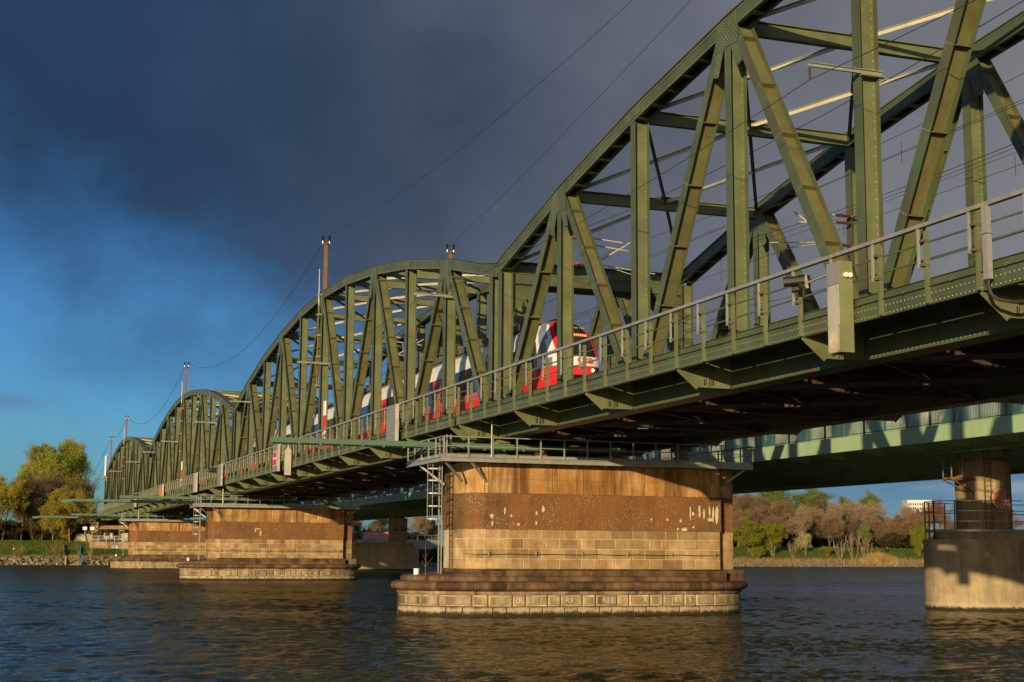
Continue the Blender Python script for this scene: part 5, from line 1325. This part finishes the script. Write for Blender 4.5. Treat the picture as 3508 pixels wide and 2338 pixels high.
for a in (('poplar',-8.6,262,25.9,'tall pale green poplar, middle of the poplars on the left bank',1.15),('poplar',-4.7,264,27.6,'tallest poplar on the left bank, nearest the bridge',.95),('poplar',-11.6,262,24.2,'pale green poplar left of the tallest ones on the left bank',1.1),('poplar',-14.2,266,22.6,'lowest and leftmost pale green poplar behind the bare trees',.9),
    ('bare',-15.7,231,18.8,'dark-trunked bare brown tree between the yellow-green trees on the left bank',.95),('bare',-11.4,242,18.4,'brown leafless tree just in front of the left poplars',1.0),('bare',-7.9,250,19.4,'brown leafless tree in front of the tallest poplars',1.0),
    ('olive',-10.0,228,13.6,'olive-yellow rounded tree with a pale trunk, left one of two by the container',.95),('olive',-7.0,226.5,15.4,'olive-yellow rounded tree beside the white container, right one of two',1.1),
    ('yellow',-19.2,226,16.4,'bright yellow-green tree at the left edge of the photo',.95),('yellow',-22.5,233,17.6,'yellow-green tree cut by the left edge of the photo',1.0),('bare',-2.2,258,18.2,'thin grey leafless tree between the poplars and the bridge',.6),
    ('yellow',-13.2,236,13.0,'low yellowish tree behind the dark bare trunk on the left bank',.9)): tree(*a[:5], wid=a[5], group=LG)
for i in range(22):
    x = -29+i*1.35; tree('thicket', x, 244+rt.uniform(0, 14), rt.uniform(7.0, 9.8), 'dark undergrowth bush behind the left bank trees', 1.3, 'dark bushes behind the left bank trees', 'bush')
tree('shrub',-16.4,215.2,4.1,'bare twiggy shrub near the left edge of the grass bank',.9,'bank shrubs','shrub'); tree('shrub',-9.8,216.2,5.0,'bare twiggy shrub left of the bank steps',.7,'bank shrubs','shrub'); tree('stems',-3.7,217.0,6.6,'leafless pinkish multi-stemmed shrub right of the bank steps',.75,'bank shrubs','shrub')
for a in (('brown',155.8,262,18.9,'red-brown leafless tree at the left end of the right bank wood',1.15),('brown',163.6,268,19.6,'tall red-brown tree behind the green willow',1.15),('green',183.0,284,23.0,'tall green tree rising behind the brown trees, left one',1.5),('green',190.5,285,22.6,'tall olive-green tree rising behind the brown trees, right one',1.5),('brown',166.5,262,16.8,'red-brown spreading tree above the white blossoming tree',1.2),
    ('willow',146.9,238.5,11.7,'bright yellow-green willow with bare leaning stems at the water',1.15),('willow',152.6,239,10.3,'smaller yellow-green willow right beside the big one',.85),('pale',166.0,250,14.4,'pale-trunked leafless tree left of the blossoming tree',1.0),('bare',160.9,256,11.6,'dark leafless tree behind the willow',1.1),
    ('bare',184.8,270,18.6,'tall dark leafless tree in the middle of the right bank wood',.8),('pale',183.6,262,17.2,'pale upright leafless tree left of the young stems',.85),('green',211.0,300,20.0,'light green tree top behind the bare trees, left one',.8),('green',220.6,302,22.6,'light green tree top behind the bare trees, highest on the right',.9),('pale',214.4,290,18.6,'pale leafless tree under the light green tree top',1.1),('bare',185.4,256,12.1,'slim leafless tree behind the young stems',.9),
    ('green',183.1,246,11.2,'fresh green tree left of the two walkers',.75),('brown',199.3,256,14.0,'round-crowned leafless tree right of the two walkers',1.0),('pale',216.7,280,17.2,'pale leafless tree left of the white tower',1.0),('willow',197.3,245,11.0,'yellow-green tree beside the concrete pier at the right',.6),('red',220.8,275,17.0,'reddish leafless tree in front of the white tower',.9),('red',232,284,19.5,'reddish leafless tree left of the concrete column',1.0),('red',247,280,17.5,'reddish leafless tree right of the concrete column',1.0),
    ('pale',199.9,281,18.6,'pale leafless tree behind the middle of the right bank wood',1.0),('brown',174.5,258,14.5,'brown leafless tree above the green slope',1.0),('brown',206,268,13.5,'brown leafless tree behind the round-crowned one',1.0),('brown',148,256,15.5,'brown leafless tree beside the nearest stone pier',1.1)): tree(*a[:5], wid=a[5], group=RG)
for a in (('brown',151,250,14.5,'brown tree just right of the nearest pier, behind the willow',1.3),('brown',158.5,250,13.0,'brown spreading tree between the two willows',1.3),('brown',171.5,270,17.5,'brown tree filling the wood above the blossoming tree',1.4),('pale',177.5,268,16.2,'pale twiggy tree left of the tall dark one',1.3),('brown',180,258,13.0,'brown tree behind the young stems, left side',1.3),('pale',191,270,16.5,'pale twiggy tree right of the tall dark one',1.3),('brown',192.5,256,12.5,'brown tree behind the two walkers',1.2),('pale',205.5,276,16.8,'pale twiggy tree below the light green tops',1.3),('brown',210,262,13.0,'brown tree between the round-crowned one and the tower',1.2),('red',214,270,14.5,'reddish tree at the left foot of the white tower',1.2),('brown',222,264,12.5,'brown tree just left of the concrete column',1.2),('red',240,272,15.5,'reddish tree behind the concrete column',1.2),('pale',169,282,18.0,'pale tree deep in the left part of the wood',1.3),('red',256,284,17.5,'reddish leafless tree at the right edge of the photo',1.1)): tree(*a[:5], wid=a[5], group=RG)
tree('blossom',162.0,240,8.4,'white blossoming small tree on the right bank',1.1,None,'tree')
for x, y, zt, lb in ((170.6,238.5,7.0,'left clump of thin bare young trees on the right shore'),(173.8,237.8,8.6,'right, taller clump of thin bare young trees on the right shore'),(177.2,238,7.4,'third clump of thin bare young trees, nearest the reeds'),(157.2,238,6.2,'single pair of thin bare saplings between willow and blossoming tree')): tree('stems', x, y, zt, lb, .8, 'young trees on the right shore')
for i in range(34):
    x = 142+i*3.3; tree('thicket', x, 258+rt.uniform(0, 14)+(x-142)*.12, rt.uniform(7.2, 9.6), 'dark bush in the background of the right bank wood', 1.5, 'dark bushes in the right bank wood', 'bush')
for x, y, zt, lb in ((146.5,235.5,4.6,'rounded green bush at the foot of the willow'),(181.5,240.5,4.9,'green bush behind the reeds'),(168.2,240.5,5.0,'dark green bush right of the blossoming tree')): tree('willow', x, y, zt, lb, 1.0, 'bushes on the right shore', 'bush')
for x, y in ((199,258),(203.5,262),(195.5,256),(208,265)): tree('thicket', x, y, 9.0, 'dark bush in the background of the right bank wood', 1.5, 'dark bushes in the right bank wood', 'bush')
# gap between the nearest pier and the far concrete pier
for a in (('bare',52.2,240,10.3,'dark leafless tree left of the far concrete column',1.2),('pale',57.8,244,11.6,'pale-barked tree left of the far concrete column',1.3),('pale',66.9,244,11.8,'pale-barked tree right of the far concrete column',1.3),('olive',72.6,250,10.0,'olive tree behind the low wall near the nearest pier',1.2),('olive',60.5,252,9.2,'olive tree behind the far concrete column',1.2),('willow',55.8,243,8.2,'green bush above the pink wall',.9)): tree(*a[:5], wid=a[5], group='trees behind the far concrete pier')
for i in range(7): tree('thicket', 50+i*4, 262+rt.uniform(0, 6), 7.6, 'dark bush behind the graffiti wall', 1.4, 'dark bushes behind the graffiti wall', 'bush')
GW = thing('graffiti_wall', 'low wall with blue graffiti behind the far concrete pier', 'wall', (62, 231, 0))
MB().box(-12, 12, 0, .4, 3.2, 5.2).build('wall', M['board'], GW)
for i in range(9): m2 = MB(); m2.prism([(-11+i*1.3+a, 4.55+b) for a, b in blob(1.5, 1.0, 90+i)], 'y', -.03, -.005); m2.build('graffiti_patch', M['graffiti_blue' if i % 3 else 'patch'], GW)
PW = thing('pink_wall', 'pink-painted wall piece left of the far concrete column', 'wall', (55, 236, 0)); MB().box(-2.2, 4.2, 0, .3, 4.4, 6.9).build('wall', M['graffiti_pink'], PW)
FE = thing('mesh_fence', 'tall thin fence along the low wall beside the nearest pier', 'fence', (62, 229.5, 4.0))
for z in (.6, 2.4): MB().tube((-12, 0, z), (16, 0, z-.35), .03, n=5).build('rail', M['galv'], FE)
for i in range(20): MB().tube((-12+i*1.45, 0, 0), (-12+i*1.45, 0, 2.4-.018*i), .03, n=5).build('post', M['galv'], FE)
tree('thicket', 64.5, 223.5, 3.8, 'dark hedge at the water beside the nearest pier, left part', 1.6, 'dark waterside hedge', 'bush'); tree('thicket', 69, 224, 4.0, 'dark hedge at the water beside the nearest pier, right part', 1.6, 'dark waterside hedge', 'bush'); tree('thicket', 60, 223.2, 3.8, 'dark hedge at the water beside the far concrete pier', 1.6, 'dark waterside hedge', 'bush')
# reeds and dry grass at the right shore, grass on both slopes
def blades(n, area, h, w, mat, name, lab, cat_, seed):
    r = random.Random(seed); mb = MB()
    for _ in range(n):
        x, y, hh = area(r); z = ground_z(x, y)-.05; a = r.uniform(0, 6.28); c, s = math.cos(a)*w/2, math.sin(a)*w/2; hh *= h
        mb.tri((x-c, y-s, z), (x+c, y+s, z), (x+r.gauss(0, .10)*hh, y+r.gauss(0, .10)*hh, z+hh))
    o = stuff(mb.build(name, mat, fix=False)); tag(o, lab, cat_); return o
reedm = leafmat('dry_reed', (.34,.22,.09), (.50,.35,.16), .2); drym = leafmat('dry_grass', (.26,.18,.075), (.40,.28,.13), .2); grm = leafmat('bank_grass', (.070,.105,.018), (.15,.185,.036), .2)
def a1(r):
    x = r.gauss(180.6, 2.6); return x, bank_y(x)+r.uniform(1.0, 3.6), r.uniform(.6, 1.1)*(1-.06*abs(x-180.6))
blades(2600, a1, 2.7, .07, reedm, 'reeds', 'golden reed bed at the water of the right shore', 'reeds', 1)
def a2(r): x = r.uniform(135, 235); return x, bank_y(x)+r.uniform(.8, 4.5), r.uniform(.5, 1.2)
blades(6500, a2, .9, .06, drym, 'dry_grass', 'straw-coloured dry grass along the right shore', 'grass', 2)
def a3(r): x = r.uniform(-28, 4); return x, bank_y(x)+r.uniform(3.2, 14), r.uniform(.5, 1.2)
blades(14000, a3, .38, .05, grm, 'bank_grass', 'short green grass on the slope of the left bank', 'grass', 3)
def a4(r): x = r.uniform(135, 235); return x, bank_y(x)+r.uniform(4.2, 16), r.uniform(.5, 1.2)
blades(9000, a4, .45, .07, grm, 'slope_grass', 'green grass slope of the right bank', 'grass', 4)
def a5(r): x = r.uniform(-28, 4); return x, bank_y(x)+r.uniform(2.2, 4.6), r.uniform(.5, 1.2)
blades(2500, a5, .5, .05, drym, 'dry_fringe', 'dry grass fringe above the boulders of the left bank', 'grass', 5)
# white tower far behind the trees
TW_ = thing('office_tower', 'white high-rise with a grid of windows far behind the right bank trees', 'building', (661, 900, 0), rz=R(-20)); MB().box(-8.6, 10, 0, 16, 0, 44).build('wall', M['towerwall'], TW_); MB().box(-8.8, 10.2, -.2, 16.2, 44, 44.8).build('parapet', M['towerwall'], TW_)
wm = MB().box(-.45, .45, -.12, -.01, 0, 1.9).mesh('window', M['window'])
for i in range(10):
    for k in range(9): put('window', wm, TW_, (-7.6+i*1.75, 0, 40.6-k*3.3))
# two walkers on the bank path
def person(x, y, top, legs, hair, label, h=1.72):
    z = ground_z(x, y); me = bpy.data.meshes.new('body')
    V = [(0,0,.52),(0,0,.62),(0,.0,.80),(0,0,.845),(0,.005,.93),(.055,0,.50),(.06,-.05,.27),(.06,-.02,.03),(.06,-.09,.015),(-.055,0,.50),(-.06,.07,.28),(-.06,.14,.05),(-.06,.09,.015),(.115,0,.79),(.14,.02,.63),(.13,-.06,.50),(-.115,0,.79),(-.14,-.02,.63),(-.13,.05,.50)]
    E_ = [(0,1),(1,2),(2,3),(3,4),(0,5),(5,6),(6,7),(7,8),(0,9),(9,10),(10,11),(11,12),(2,13),(13,14),(14,15),(2,16),(16,17),(17,18)]
    rad = [.085,.075,.085,.030,.052,.055,.036,.024,.02,.055,.036,.024,.02,.036,.028,.02,.036,.028,.02]
    me.from_pydata([(a*h, b*h, c*h) for a, b, c in V], E_, []); o = bpy.data.objects.new('person', me); C.objects.link(o)
    o.modifiers.new('skin', 'SKIN'); ss = o.modifiers.new('sub', 'SUBSURF'); ss.levels = ss.render_levels = 1
    for sv, r in zip(me.skin_vertices[0].data, rad): sv.radius = (r*h, r*h*(.75 if r > .07 else 1))
    me.skin_vertices[0].data[0].use_root = True
    dg = bpy.context.evaluated_depsgraph_get(); m2 = bpy.data.meshes.new_from_object(o.evaluated_get(dg)); C.objects.unlink(o); bpy.data.objects.remove(o)
    for m in (M[top], M[legs], M['skin'], M[hair]): m2.materials.append(m)
    for p in m2.polygons:
        c = p.center; p.material_index = 1 if c.z < .50*h else (0 if c.z < .84*h and not (c.z < .53*h and abs(c.x) > .11*h) else (3 if c.z > .95*h or c.y > .01*h else 2)); p.use_smooth = True
    ob = put('person', m2, None, (x, y, z), R(75)); tag(ob, label, 'person', 'walkers on the bank path'); return ob
person(188.2, 246.0, 'dark_cloth', 'dark_cloth', 'dark_cloth', 'walker in dark clothes on the right bank path, left of the pair'); person(188.95, 246.2, 'teal_cloth', 'dark_cloth', 'dark_cloth', 'walker in a teal jacket on the right bank path, right of the pair', 1.66)
